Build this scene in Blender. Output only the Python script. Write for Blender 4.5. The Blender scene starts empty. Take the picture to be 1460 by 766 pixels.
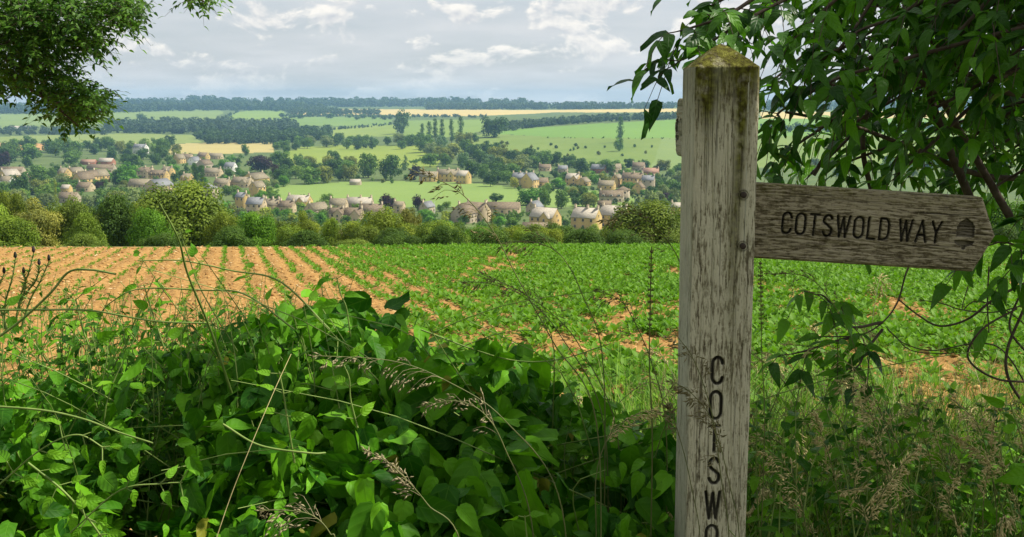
import bpy, math, random
import numpy as np
from mathutils import Matrix, Vector
R = math.radians
rng = np.random.default_rng(7)
random.seed(7)
SC = bpy.context.scene
COL = SC.collection

# ---------------------------------------------------------------- camera model (f in photo pixels, 1460 wide)
F, CX, CY, HOR = 1433.0, 730.0, 383.0, 145.0
PITCH = math.atan((CY - HOR) / F)
cp, sp = math.cos(PITCH), math.sin(PITCH)
EYE = np.array([0.0, 0.0, 1.65])

def at(px, py, Y):
    """the point of the place at forward distance Y that the lens sees at px, py"""
    s = (px - CX) / F; t = (CY - py) / F
    d = np.array([s, cp + t * sp, -sp + t * cp])
    return EYE + d * (Y / d[1])

def proj(x, y, z):
    zz = z - EYE[2]
    dep = np.maximum(y * cp - zz * sp, 1e-6)
    return CX + F * x / dep, CY - F * (y * sp + zz * cp) / dep

# ---------------------------------------------------------------- value noise
_PERM = np.random.default_rng(3).random((512, 512)).astype(np.float32)
def vnoise(x, y):
    xi = np.floor(x).astype(int); yi = np.floor(y).astype(int)
    fx = x - xi; fy = y - yi
    fx = fx * fx * (3 - 2 * fx); fy = fy * fy * (3 - 2 * fy)
    a = _PERM[xi & 511, yi & 511]; b = _PERM[(xi + 1) & 511, yi & 511]
    c = _PERM[xi & 511, (yi + 1) & 511]; d = _PERM[(xi + 1) & 511, (yi + 1) & 511]
    return (a + (b - a) * fx) * (1 - fy) + (c + (d - c) * fx) * fy
def fbm(x, y, o=4):
    s = 0; a = .5
    for k in range(o):
        s = s + a * vnoise(x * 2 ** k + 17 * k, y * 2 ** k + 31 * k); a *= .5
    return s

# ---------------------------------------------------------------- mesh building
def mesh(name, V, faces, mats=(), midx=None, smooth=False, attrs=None):
    """faces: list of int arrays (n,k) of the same k each"""
    me = bpy.data.meshes.new(name)
    V = np.asarray(V, np.float32)
    faces = [np.asarray(f, np.int32) for f in faces if len(f)]
    loops = np.concatenate([f.ravel() for f in faces])
    tot = np.concatenate([np.full(len(f), f.shape[1], np.int32) for f in faces])
    start = np.concatenate([[0], np.cumsum(tot)[:-1]]).astype(np.int32)
    me.vertices.add(len(V)); me.vertices.foreach_set('co', V.ravel())
    me.loops.add(len(loops)); me.loops.foreach_set('vertex_index', loops)
    me.polygons.add(len(tot)); me.polygons.foreach_set('loop_start', start)
    for m in mats: me.materials.append(m)
    if midx is not None: me.polygons.foreach_set('material_index', np.asarray(midx, np.int32))
    if smooth: me.polygons.foreach_set('use_smooth', np.ones(len(tot), bool))
    for k, a in (attrs or {}).items():
        a = np.asarray(a, np.float32)
        if a.ndim == 2:
            at_ = me.attributes.new(k, 'FLOAT_VECTOR', 'POINT'); at_.data.foreach_set('vector', a.ravel())
        else:
            at_ = me.attributes.new(k, 'FLOAT', 'POINT'); at_.data.foreach_set('value', a)
    me.update(calc_edges=True)
    return me

def obj(name, me, parent=None, loc=None, rot=None, scale=None):
    o = bpy.data.objects.new(name, me); COL.objects.link(o)
    if parent is not None: o.parent = parent
    if loc is not None: o.location = [float(v) for v in loc]
    if rot is not None: o.rotation_euler = [float(v) for v in rot]
    if scale is not None: o.scale = [float(v) for v in scale]
    return o

def tag(o, label=None, cat=None, group=None, kind=None):
    if label: o['label'] = label
    if cat: o['category'] = cat
    if group: o['group'] = group
    if kind: o['kind'] = kind
    return o

class Acc:
    """collects pieces of one mesh"""
    def __init__(self): self.V = []; self.Q = []; self.T = []; self.qm = []; self.tm = []; self.A = []; self.n = 0
    def add(self, V, Q=None, T=None, m=0, luv=None):
        V = np.asarray(V, float).reshape(-1, 3)
        if Q is not None and len(Q):
            Q = np.asarray(Q, int); self.Q.append(Q + self.n); self.qm.append(np.full(len(Q), m))
        if T is not None and len(T):
            T = np.asarray(T, int); self.T.append(T + self.n); self.tm.append(np.full(len(T), m))
        self.A.append(np.zeros((len(V), 3)) if luv is None else np.asarray(luv, float))
        self.V.append(V); self.n += len(V)
    def build(self, name, mats, smooth=False):
        f = []; mi = []
        if self.Q: f.append(np.concatenate(self.Q)); mi.append(np.concatenate(self.qm))
        if self.T: f.append(np.concatenate(self.T)); mi.append(np.concatenate(self.tm))
        return mesh(name, np.concatenate(self.V), f, mats, np.concatenate(mi), smooth, {'luv': np.concatenate(self.A)})

def box(acc, x0, x1, y0, y1, z0, z1, m=0):
    V = [(x0,y0,z0),(x1,y0,z0),(x1,y1,z0),(x0,y1,z0),(x0,y0,z1),(x1,y0,z1),(x1,y1,z1),(x0,y1,z1)]
    acc.add(V, [(0,3,2,1),(4,5,6,7),(0,1,5,4),(1,2,6,5),(2,3,7,6),(3,0,4,7)], m=m)

def spline(P, n=24):
    """Catmull-Rom through the points"""
    P = np.asarray(P, float)
    if len(P) < 3:
        t = np.linspace(0, 1, n)[:, None]; return P[0] * (1 - t) + P[-1] * t
    Q = np.concatenate([[2 * P[0] - P[1]], P, [2 * P[-1] - P[-2]]])
    ts = np.linspace(0, len(P) - 1 - 1e-6, n); k = ts.astype(int); t = (ts - k)[:, None]
    a, b, c, d = Q[k], Q[k + 1], Q[k + 2], Q[k + 3]
    return .5 * (2 * b + (c - a) * t + (2 * a - 5 * b + 4 * c - d) * t ** 2 + (3 * b - a - 3 * c + d) * t ** 3)

def tube(acc, P, r0, r1, sides=6, m=0, rnd=.5):
    P = np.asarray(P, float); n = len(P)
    rr = np.linspace(r0, r1, n) if not isinstance(r0, np.ndarray) else r0
    T = np.gradient(P, axis=0); T /= np.linalg.norm(T, axis=1)[:, None] + 1e-9
    ref = np.where(np.abs(T[:, 2:3]) > .9, np.array([[1., 0, 0]]), np.array([[0, 0, 1.]]))
    A = np.cross(T, ref); A /= np.linalg.norm(A, axis=1)[:, None] + 1e-9
    B = np.cross(T, A)
    for i in range(1, n):
        if A[i] @ A[i - 1] < 0: A[i] = -A[i]; B[i] = -B[i]
    ang = np.arange(sides) / sides * 2 * math.pi
    V = P[:, None] + rr[:, None, None] * (A[:, None] * np.cos(ang)[None, :, None] + B[:, None] * np.sin(ang)[None, :, None])
    i = np.arange(n - 1)[:, None] * sides; j = np.arange(sides)[None]; j2 = (j + 1) % sides
    Q = np.stack([i + j, i + j2, i + sides + j2, i + sides + j], -1).reshape(-1, 4)
    luv = np.zeros((n * sides, 3)); luv[:, 1] = np.repeat(np.linspace(0, 1, n), sides); luv[:, 2] = rnd
    acc.add(V.reshape(-1, 3), Q, m=m, luv=luv)

def norm(v): v = np.asarray(v, float); return v / (np.linalg.norm(v, axis=-1, keepdims=True) + 1e-9)

def frames(normal, along):
    """(M,3,3) matrices with columns right, along, normal"""
    n = norm(normal); a = norm(along - n * np.sum(along * n, -1, keepdims=True)); r = np.cross(a, n)
    return np.stack([r, a, n], -1)

def stamp(acc, tmpl, M, pos, scale, rnd=None, m=0):
    """copies of a small template mesh (leaves, stones) inside one part"""
    V, Q, L = tmpl; k = len(pos); n = len(V)
    if k == 0: return
    scale = np.asarray(scale, float).reshape(k, -1)
    W = V[None] * scale[:, None, :] if scale.shape[1] == 3 else V[None] * scale[:, :, None]
    W = np.einsum('kij,knj->kni', M, W) + np.asarray(pos)[:, None]
    luv = np.repeat(L[None], k, 0).copy(); luv[:, :, 2] = (rng.random(k) if rnd is None else rnd)[:, None]
    Qs = (Q[None] + (np.arange(k) * n)[:, None, None]).reshape(-1, Q.shape[1])
    if Q.shape[1] == 4: acc.add(W.reshape(-1, 3), Qs, m=m, luv=luv.reshape(-1, 3))
    else: acc.add(W.reshape(-1, 3), T=Qs, m=m, luv=luv.reshape(-1, 3))

def leaf_tmpl(width=.5, peak=.35, tip=1.6, fold=.25, curl=.25, twist=0., nseg=7, cols=5, wav=0.0, heart=0.0):
    """a leaf of unit length along +Y; x across, z the upper side"""
    rows = []; L = []; e = tip * .62; tm_ = .5 / (.5 + e); nrm_ = tm_ ** .5 * (1 - tm_) ** e
    for i in range(nseg + 1):
        t = i / nseg
        w = width * .5 * max(t, 0) ** .5 * max(1 - t, 0) ** e / nrm_
        if i == 0: w = width * .04 + heart * width * .3
        if i == nseg: w = width * .012
        for c in range(cols):
            s = c / (cols - 1) * 2 - 1
            x = s * w
            y = t - heart * .12 * abs(s) * (1 - t) ** 3 - (.06 * abs(s) ** 2 * (1 if 0 < i < nseg else 0))
            z = fold * abs(x) - curl * t * t + wav * math.sin(t * 9 + s * 2) * abs(s) + twist * s * t * .2
            rows.append((x, y, z)); L.append((s, t, 0))
    Q = []
    for i in range(nseg):
        for c in range(cols - 1):
            a = i * cols + c; Q.append((a, a + 1, a + cols + 1, a + cols))
    return np.array(rows), np.array(Q), np.array(L, float)

# ---------------------------------------------------------------- materials
def mat(name):
    m = bpy.data.materials.new(name); m.use_nodes = True
    nt = m.node_tree; nt.nodes.clear()
    return m, nt
def N(nt, t, **k):
    n = nt.nodes.new(t)
    for a, v in k.items():
        if a.startswith('_'): setattr(n, a[1:], v)
        else: n.inputs[a.replace('__', ' ')].default_value = v
    return n
def math_(nt, op, a, b=None, c=None, clamp=False):
    n = nt.nodes.new('ShaderNodeMath'); n.operation = op; n.use_clamp = clamp
    for i, v in enumerate((a, b, c)):
        if v is None: continue
        if isinstance(v, (int, float)): n.inputs[i].default_value = v
        else: nt.links.new(v, n.inputs[i])
    return n.outputs[0]
def mixc(nt, fac, a, b, mode='MIX'):
    n = nt.nodes.new('ShaderNodeMix'); n.data_type = 'RGBA'; n.blend_type = mode
    for sck, v in ((n.inputs['Factor'], fac), (n.inputs[6], a), (n.inputs[7], b)):
        if isinstance(v, (int, float)): sck.default_value = v
        elif isinstance(v, (tuple, list)): sck.default_value = (*v, 1) if len(v) == 3 else v
        else: nt.links.new(v, sck)
    return n.outputs[2]
def ramp(nt, fac, stops, interp='LINEAR'):
    n = nt.nodes.new('ShaderNodeValToRGB'); cr = n.color_ramp; cr.interpolation = interp
    while len(cr.elements) < len(stops): cr.elements.new(.5)
    for e, (p, c) in zip(cr.elements, stops):
        e.position = p; e.color = (*c, 1) if isinstance(c, (tuple, list)) else (c, c, c, 1)
    nt.links.new(fac, n.inputs[0]); return n.outputs[0]
def noise(nt, scale, vec=None, detail=4, rough=.55, dist=0.):
    n = N(nt, 'ShaderNodeTexNoise', Scale=scale, Detail=detail, Roughness=rough, Distortion=dist)
    if vec is not None: nt.links.new(vec, n.inputs['Vector'])
    return n.outputs[0]
def objcoord(nt, scale=(1, 1, 1)):
    tc = nt.nodes.new('ShaderNodeTexCoord'); mp = N(nt, 'ShaderNodeMapping'); mp.inputs['Scale'].default_value = scale
    nt.links.new(tc.outputs['Object'], mp.inputs[0]); return mp.outputs[0]
def bump(nt, h, strength=.5, dist=.01):
    b = N(nt, 'ShaderNodeBump', Strength=strength, Distance=dist); nt.links.new(h, b.inputs['Height']); return b.outputs[0]
def principled(nt, col, rough=.7, spec=.3, nrm=None):
    b = N(nt, 'ShaderNodeBsdfPrincipled', Roughness=rough)
    b.inputs['Specular IOR Level'].default_value = spec
    if isinstance(col, (tuple, list)): b.inputs['Base Color'].default_value = (*col, 1)
    else: nt.links.new(col, b.inputs['Base Color'])
    if nrm is not None: nt.links.new(nrm, b.inputs['Normal'])
    return b
def finish(nt, sh):
    o = nt.nodes.new('ShaderNodeOutputMaterial'); nt.links.new(sh, o.inputs['Surface'])

def leaf_mat(name, c0, c1, vein=None, rough=.45, spec=.35, trans=.3, tcol=None, veins=True, bumpy=.5, use_obj=False, aged=0):
    """c0..c1: the range of leaf colours, drawn per leaf"""
    m, nt = mat(name)
    a = N(nt, 'ShaderNodeAttribute'); a.attribute_name = 'luv'
    sx = nt.nodes.new('ShaderNodeSeparateXYZ'); nt.links.new(a.outputs['Vector'], sx.inputs[0])
    col = mixc(nt, sx.outputs[2], c0, c1)
    if use_obj:
        oi = nt.nodes.new('ShaderNodeObjectInfo')
        f = math_(nt, 'MULTIPLY_ADD', sx.outputs[2], .9, .55)
        tint = mixc(nt, sx.outputs[2], (.85, .95, 1.0), (1.15, 1.03, .85))
        col = mixc(nt, 1.0, oi.outputs['Color'], tint, 'MULTIPLY')
        vm = nt.nodes.new('ShaderNodeVectorMath'); vm.operation = 'SCALE'
        nt.links.new(col, vm.inputs[0]); nt.links.new(f, vm.inputs['Scale']); col = vm.outputs[0]
    nrm = None
    if veins:
        ax = math_(nt, 'ABSOLUTE', sx.outputs[0])
        mid = math_(nt, 'SUBTRACT', 1, math_(nt, 'MULTIPLY', ax, 14), clamp=True)
        w = math_(nt, 'SINE', math_(nt, 'MULTIPLY', math_(nt, 'SUBTRACT', sx.outputs[1], math_(nt, 'MULTIPLY', math_(nt, 'POWER', ax, 1.4), .30)), 32))
        sv = math_(nt, 'MULTIPLY', math_(nt, 'SUBTRACT', w, .8, clamp=True), 2.2)
        vv = math_(nt, 'MAXIMUM', mid, sv, clamp=True)
        nz = noise(nt, 60, objcoord(nt), 3)
        col = mixc(nt, math_(nt, 'MULTIPLY', nz, .45), col, c0)
        col = mixc(nt, math_(nt, 'MULTIPLY', vv, .24), col, vein or c1)
        h = math_(nt, 'ADD', math_(nt, 'MULTIPLY', math_(nt, 'ADD', w, math_(nt, 'MULTIPLY', mid, -3)), .5), nz)
        nrm = bump(nt, h, bumpy * .75, .0011)
    if aged: col = mixc(nt, math_(nt, 'MULTIPLY', math_(nt, 'GREATER_THAN', sx.outputs[2], aged), .75), col, (.26, .20, .035))
    b = principled(nt, col, rough, spec, nrm)
    t = nt.nodes.new('ShaderNodeBsdfTranslucent')
    tc = mixc(nt, 1.0, col, tcol or (1.35, 1.5, .7), 'MULTIPLY'); nt.links.new(tc, t.inputs[0])
    if nrm is not None: nt.links.new(nrm, t.inputs['Normal'])
    mx = N(nt, 'ShaderNodeMixShader'); mx.inputs[0].default_value = trans
    nt.links.new(b.outputs[0], mx.inputs[1]); nt.links.new(t.outputs[0], mx.inputs[2]); finish(nt, mx.outputs[0])
    return m
def noisy_mat(name, stops, scale=8, rough=.8, spec=.2, bump_=.3, bdist=.02, stretch=(1, 1, 1), detail=6):
    m, nt = mat(name); v = objcoord(nt, stretch); n = noise(nt, scale, v, detail)
    b = principled(nt, ramp(nt, n, stops), rough, spec, bump(nt, n, bump_, bdist) if bump_ else None)
    finish(nt, b.outputs[0]); return m

ORD = ['first', 'second', 'third', 'fourth', 'fifth', 'sixth', 'seventh', 'eighth', 'ninth', 'tenth', 'eleventh', 'twelfth', 'thirteenth', 'fourteenth', 'fifteenth', 'sixteenth', 'seventeenth', 'eighteenth', 'nineteenth', 'twentieth']

SUN_EL, SUN_AZ = R(51), R(84)     # azimuth clockwise from the view direction (+Y)
# ================================================================ LAND
Y_EDGE = 31.7
SLOPE = .092
_K = np.array([31.7, 34, 55, 90, 140, 220, 310, 420, 520, 600, 700, 850, 1000, 1150, 1300, 1500, 1750, 2050, 2500, 3000, 3600, 4500, 6000, 7200])
_ROWS = {
    0:    [352, 362, 376, 374, 368, 357, 345, 330, 308, 292, 270, 252, 238, 226, 216, 205, 195, 184, 172, 163, 157, 152, 148, 150],
    480:  [352, 362, 376, 374, 368, 357, 345, 330, 308, 292, 270, 252, 238, 226, 216, 206, 196, 186, 175, 165, 158, 151, 147, 150],
    720:  [352, 362, 376, 374, 368, 357, 345, 330, 308, 292, 270, 252, 238, 221, 206, 190, 178, 170, 164, 159, 155, 150, 147, 150],
    960:  [352, 362, 376, 374, 368, 357, 345, 330, 308, 292, 270, 252, 237, 215, 195, 175, 167, 163, 159, 155, 152, 150, 149, 151],
    1460: [348, 359, 372, 372, 366, 355, 343, 328, 306, 290, 268, 248, 230, 208, 192, 180, 174, 170, 164, 159, 154, 151, 149, 151],
}
_LY = np.linspace(np.log(31.7), np.log(7200), 700)
def _tab(rows):
    r = np.interp(_LY, np.log(_K), rows)
    k = np.exp(-.5 * (np.arange(-40, 41) / 13.) ** 2); k /= k.sum()
    return np.convolve(np.pad(r, 40, 'edge'), k, 'valid')
_U = np.array([(c - CX) / F for c in sorted(_ROWS)])
_TAB = np.stack([_tab(_ROWS[c]) for c in sorted(_ROWS)])

def terrain(x, y):
    x = np.asarray(x, float); y = np.asarray(y, float)
    u = np.clip(x / np.maximum(y, .1), _U[0], _U[-1])
    k = np.clip(np.searchsorted(_U, u) - 1, 0, len(_U) - 2)
    f = (u - _U[k]) / (_U[k + 1] - _U[k]); f = f * f * (3 - 2 * f)
    ly = np.clip((np.log(np.maximum(y, 31.7)) - _LY[0]) / (_LY[-1] - _LY[0]) * 699, 0, 698.999)
    j = ly.astype(int); g = ly - j
    row = (_TAB[k, j] * (1 - g) + _TAB[k, j + 1] * g) * (1 - f) + (_TAB[k + 1, j] * (1 - g) + _TAB[k + 1, j + 1] * g) * f
    z = EYE[2] + y * np.tan(np.arctan((CY - row) / F) - PITCH)
    near = -SLOPE * y
    w = np.clip((y - 31.7) / 2.5, 0, 1); w = w * w * (3 - 2 * w)
    return np.where(y <= 31.7, near, near * (1 - w) + z * w)

_YS = np.geomspace(150, 7000, 1600)
def ground_at(px, py):
    s = (px - CX) / F; t = (CY - py) / F
    d = np.array([s, cp + t * sp, -sp + t * cp]); d = d / d[1]
    x = d[0] * _YS; z = EYE[2] + d[2] * _YS; g = terrain(x, _YS)
    h = np.nonzero(z <= g)[0]
    i = h[0] if len(h) else len(_YS) - 1
    return np.array([x[i], _YS[i], g[i]])

def in_poly(px, py, poly):
    ins = np.zeros(px.shape, bool); n = len(poly)
    for i in range(n):
        x0, y0 = poly[i]; x1, y1 = poly[(i + 1) % n]
        if y0 == y1: continue
        c = ((y0 > py) != (y1 > py)) & (px < (x1 - x0) * (py - y0) / (y1 - y0) + x0)
        ins ^= c
    return ins

def field_mat(name, c0, c1, scale=.02, stripes=None, rough=.9):
    m, nt = mat(name); v = objcoord(nt)
    n = noise(nt, scale, v, 6, .6); n2 = noise(nt, scale * 14, v, 4, .6)
    f = math_(nt, 'ADD', math_(nt, 'MULTIPLY', n, .7), math_(nt, 'MULTIPLY', n2, .3))
    col = ramp(nt, f, [(.3, c0), (.7, c1)])
    if stripes:
        sx = nt.nodes.new('ShaderNodeSeparateXYZ'); nt.links.new(v, sx.inputs[0])
        a = math_(nt, 'ADD', math_(nt, 'MULTIPLY', sx.outputs[0], stripes[0]), math_(nt, 'MULTIPLY', sx.outputs[1], stripes[1]))
        w = math_(nt, 'SINE', a)
        col = mixc(nt, math_(nt, 'MULTIPLY', math_(nt, 'ADD', w, stripes[3], clamp=True), stripes[4]), col, stripes[2])
    b = principled(nt, col, rough, .1); finish(nt, b.outputs[0]); return m

FIELDS = [  # name, label, polygon seen in the photograph, material
    ('crop_field', 'flat pale green crop field between village and manor', [(380,282),(392,266),(440,261),(560,259),(650,259),(760,270),(905,274),(905,296),(780,296),(640,296),(500,295),(400,292)], ((.155,.225,.07), (.20,.27,.09), .012, None)),
    ('grazed_meadow', 'yellow green meadow on the slope above the tree belt', [(385,224),(425,211),(480,207),(600,208),(640,216),(620,240),(560,240),(470,240),(400,236)], ((.17,.22,.045), (.23,.27,.06), .01, None)),
    ('stubble_field', 'narrow tan field behind the village roofs', [(238,206),(320,203),(390,203),(390,217),(330,219),(240,220)], ((.33,.27,.13), (.42,.33,.17), .01, None)),
    ('red_soil_strip', 'strip of bare orange soil beyond the left trees', [(0,204.5),(60,204),(92,206),(78,214),(0,214)], ((.42,.22,.11), (.48,.27,.13), .01, None)),
    ('pale_field', 'broad pale green field below the left woods', [(0,195),(60,193),(180,190.5),(275,193),(290,203),(235,206),(92,205),(60,203),(0,204)], ((.17,.21,.07), (.21,.245,.09), .008, None)),
    ('upper_pasture', 'grey green pasture under the left ridge wood', [(0,162),(70,162),(150,160),(310,156),(318,160),(300,176),(160,176),(0,184)], ((.15,.20,.07), (.19,.24,.09), .006, None)),
    ('rounded_pasture', 'small domed green pasture beside the tan field', [(300,177),(335,160),(372,156),(404,158),(412,167),(360,180)], ((.15,.22,.055), (.20,.27,.07), .008, None)),
    ('wheat_field', 'long tan wheat field on the plateau', [(412,155.5),(560,156),(760,157),(975,155),(975,160),(790,160.5),(730,164),(640,166),(520,164),(418,164)], ((.46,.34,.17), (.52,.39,.20), .004, None)),
    ('middle_pasture', 'green pasture below the tan wheat field', [(398,167),(530,167),(560,170),(560,178),(480,180),(396,178)], ((.13,.20,.06), (.17,.24,.075), .008, None)),
    ('sloping_pasture', 'yellow green pasture left of the poplars', [(418,190),(470,182),(565,177),(565,194),(430,198)], ((.17,.225,.06), (.22,.26,.075), .008, None)),
    ('poplar_pasture', 'pale pasture around the poplar row', [(575,172),(695,170),(700,184),(640,196),(575,196)], ((.145,.21,.06), (.19,.255,.075), .008, None)),
    ('hill_pasture_upper', 'smooth bright green field near the hilltop', [(700,190),(716,186),(780,181),(860,176),(975,170),(1500,168),(1500,186),(975,197),(880,197),(780,195)], ((.125,.215,.05), (.16,.26,.065), .004, None)),
    ('drilled_plot', 'pale striped plot on the right hillside', [(944,197),(990,196),(990,240),(928,238)], ((.125,.19,.06), (.18,.235,.08), .006, (1.9, .95, (.25,.27,.15), .0, .5))),
    ('rough_hillside', 'rough green hillside dotted with thorn bushes', [(640,205),(690,190),(780,195),(880,197),(1500,186),(1500,236),(1080,240),(900,242),(780,236),(690,226),(640,216)], ((.12,.175,.045), (.18,.225,.07), .012, None)),
    ('far_tan_field', 'tan field on the right behind the tree leaves', [(1085,160),(1500,158),(1500,168),(1085,170)], ((.44,.34,.17), (.5,.38,.2), .004, None)),
]

def build_land():
    nu, ny = 1500, 420
    us = np.linspace(-.85, .85, nu); ys = np.geomspace(Y_EDGE, 6900, ny)
    U, YY = np.meshgrid(us, ys); X = U * YY
    Z = terrain(X, YY)
    V = np.stack([X, YY, Z], -1).reshape(-1, 3)
    i = np.arange(ny - 1)[:, None] * nu; j = np.arange(nu - 1)[None]
    Q = np.stack([i + j, i + j + 1, i + nu + j + 1, i + nu + j], -1).reshape(-1, 4)
    C = V[Q].mean(1); px, py = proj(C[:, 0], C[:, 1], C[:, 2])
    # uneven borders, as hedged fields have
    px = px + (fbm(C[:, 0] * .012, C[:, 1] * .006) - .45) * 9; py = py + (fbm(C[:, 0] * .01 + 50, C[:, 1] * .01) - .45) * 1.6
    cls = np.full(len(Q), -1)
    for k, (nm, lb, poly, mt) in enumerate(FIELDS):
        cls[(cls < 0) & in_poly(px, py, poly) & (C[:, 1] > 430)] = k
    def sub(sel, name, label, m):
        q = Q[sel]
        if not len(q): return
        used, inv = np.unique(q, return_inverse=True)
        o = obj(name, mesh(name, V[used], [inv.reshape(q.shape)], [m], smooth=True)); tag(o, label, 'field', kind='structure')
    for k, (nm, lb, poly, mt) in enumerate(FIELDS):
        (a0, b0), rest = mt[:2], mt[2:]
        sub(cls == k, nm, lb, field_mat(nm, (a0[0] * .97, a0[1] * 1.03, a0[2] * .78), (b0[0] * .97, b0[1] * 1.03, b0[2] * .78), *rest))
    sub(cls == -1, 'valley_ground', 'grassy valley ground between the hedges and houses', field_mat('valley_grass', (.06,.10,.03), (.13,.17,.055), .03))
build_land()

# ================================================================ TREE PROTOTYPES
def crown_tmpl(kind, n, leaf, seed, clumps=40):
    """many leaf-sized faces spread over clumps in the crown's volume; height 1, base at 0"""
    g = np.random.default_rng(seed)
    C = []; Rr = []
    for _ in range(clumps):
        d = norm(g.normal(size=3)); rad = g.random() ** .45
        if kind == 'round':
            c = np.array([.40 * d[0], .40 * d[1], .58 + .36 * d[2]]) * np.array([rad, rad, 1]); c[2] = .50 + .42 * d[2] * rad; r = .10 + .10 * g.random()
        elif kind == 'broad':
            c = np.array([.50 * d[0] * rad, .50 * d[1] * rad, .47 + .42 * d[2] * rad]); r = .12 + .11 * g.random()
        elif kind == 'tall':
            z = .12 + .84 * g.random(); w = .105 * math.sin(math.pi * min(1, (z + .06) * .93)) ** .6
            c = np.array([w * d[0] * rad, w * d[1] * rad, z]); r = .04 + .035 * g.random()
        elif kind == 'cone':
            z = .08 + .86 * g.random() ** 1.2; w = .30 * (1 - z) + .03
            c = np.array([w * d[0] * rad, w * d[1] * rad, z]); r = .05 + .08 * g.random() * (1.1 - z)
        else:  # bush, leafy to the ground
            c = np.array([.48 * d[0] * rad, .48 * d[1] * rad, .40 + .42 * abs(d[2]) * rad * (1 if d[2] > 0 else -.75)]); r = .13 + .11 * g.random()
        C.append(c); Rr.append(r)
    C = np.array(C); Rr = np.array(Rr)
    # irregular outline: a few clumps pushed out
    k = g.integers(0, clumps, clumps // 6); ctr = np.array([0, 0, .5]); C[k] = ctr + (C[k] - ctr) * 1.12
    w = Rr ** 2; idx = g.choice(clumps, n, p=w / w.sum())
    D = norm(g.normal(size=(n, 3)) + np.array([0, 0, .25]))
    rad = Rr[idx] * (1 - .34 * g.random(n) ** 3) * (1 + .12 * g.normal(size=n))
    P = C[idx] + D * rad[:, None] * np.array([1, 1, .85]); P[:, 2] = np.maximum(P[:, 2], .01)
    nrm = norm(D + .36 * g.normal(size=(n, 3)) + np.array([0, 0, .2]))
    al = norm(g.normal(size=(n, 3)) + np.array([0, 0, -.3]))
    M = frames(nrm, al)
    s = leaf * (.6 + .8 * g.random(n))
    zt = np.quantile(P[:, 2], .992); rt = np.quantile(np.hypot(P[:, 0], P[:, 1]), .97)
    P = P * np.array([.5 / rt, .5 / rt, .985 / zt])
    T = np.array([(0, -.5, 0), (.36, 0, .08), (0, .5, 0), (-.36, 0, .08)])
    V = np.einsum('kij,nj->kni', M, T) * s[:, None, None] + P[:, None]
    ctint = g.random(clumps)
    luv = np.zeros((n, 4, 3)); luv[:, :, 2] = np.clip(.55 * ctint[idx] + .45 * g.random(n), 0, 1)[:, None]
    Q = np.arange(n * 4).reshape(n, 4)
    return V.reshape(-1, 3), Q, luv.reshape(-1, 3)

def trunk_tmpl(kind, seed):
    g = np.random.default_rng(seed); a = Acc()
    h = {'tall': .85, 'cone': .85}.get(kind, .55); r = {'tall': .018, 'cone': .02}.get(kind, .03)
    r = r * (4 if kind == 'tall' else 1.6 if kind == 'cone' else 1)
    tube(a, spline([(0, 0, -.10), (.01, 0, h * .4), (-.01, .01, h)], 8), r, r * .4, 7)
    if kind not in ('tall', 'cone'):
        for _ in range(6):
            t = .45 + .5 * g.random(); an = g.random() * 6.28
            tube(a, spline([(0, 0, h * t), (.14 * math.cos(an), .14 * math.sin(an), h * t + .12), (.30 * math.cos(an), .30 * math.sin(an), h * t + .24)], 6), r * .45, r * .12, 5)
    return a
M_BARK = noisy_mat('tree_bark', [(.3, (.05, .04, .03)), (.7, (.13, .105, .08))], 6, bump_=.5)
M_CROWN = leaf_mat('tree_leaves', (1, 1, 1), (1, 1, 1), veins=False, use_obj=True, rough=.6, spec=.12, trans=.26)
PROTO = {}
def make_proto(key, kind, n, leaf, seeds, clumps):
    PROTO[key] = []
    for s in seeds:
        V, Q, L = crown_tmpl(kind, n, leaf, s, clumps)
        PROTO[key].append((mesh('crown', V, [Q], [M_CROWN], attrs={'luv': L}), trunk_tmpl(kind, s).build('trunk', [M_BARK], True)))
make_proto('round', 'round', 2600, .075, (1, 2, 3, 4), 46)
make_proto('broad', 'broad', 2600, .080, (5, 6, 7), 46)
make_proto('tall', 'tall', 2400, .05, (8, 9), 70)
make_proto('cone', 'cone', 2000, .05, (10, 11), 60)
make_proto('bush', 'bush', 1500, .10, (12, 13), 24)
make_proto('near_round', 'round', 26000, .032, (21, 22, 23), 50)
make_proto('near_bush', 'bush', 28000, .032, (24, 25, 26, 27), 54)

def tree(key, loc, w, h, color, name='tree', crown='crown'):
    """w, h: crown width and height in metres"""
    cm, tm = random.choice(PROTO[key])
    e = obj(name, None, loc=loc, rot=(0, 0, random.random() * 6.28))
    base = 1.0
    e.scale = (w / base, w / base, h)
    c = obj(crown, cm, e); j = .85 + .3 * random.random()
    c.color = (color[0] * j, color[1] * j, color[2] * j, 1)
    obj('trunk', tm, e)
    return e
# ================================================================ VILLAGE
M_WALL = {k: noisy_mat('stone_wall_' + k, [(.3, a), (.7, b)], 3, .9, .1, .4, .03) for k, a, b in (
    ('honey', (.49, .345, .14), (.59, .44, .19)), ('grey', (.34, .29, .21), (.44, .38, .28)), ('tan', (.44, .35, .22), (.54, .44, .29)),
    ('white', (.70, .69, .65), (.80, .79, .75)), ('red', (.32, .15, .10), (.40, .20, .13)))}
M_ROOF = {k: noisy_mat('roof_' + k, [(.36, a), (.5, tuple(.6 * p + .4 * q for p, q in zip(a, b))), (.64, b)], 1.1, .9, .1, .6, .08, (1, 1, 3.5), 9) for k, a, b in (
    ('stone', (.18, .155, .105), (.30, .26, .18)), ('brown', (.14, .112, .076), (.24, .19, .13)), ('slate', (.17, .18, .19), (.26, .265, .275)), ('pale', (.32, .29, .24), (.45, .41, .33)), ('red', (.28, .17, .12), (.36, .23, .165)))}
M_STONE = noisy_mat('dressed_stone', [(.3, (.46, .38, .26)), (.7, (.56, .47, .33))], 3)
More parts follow.
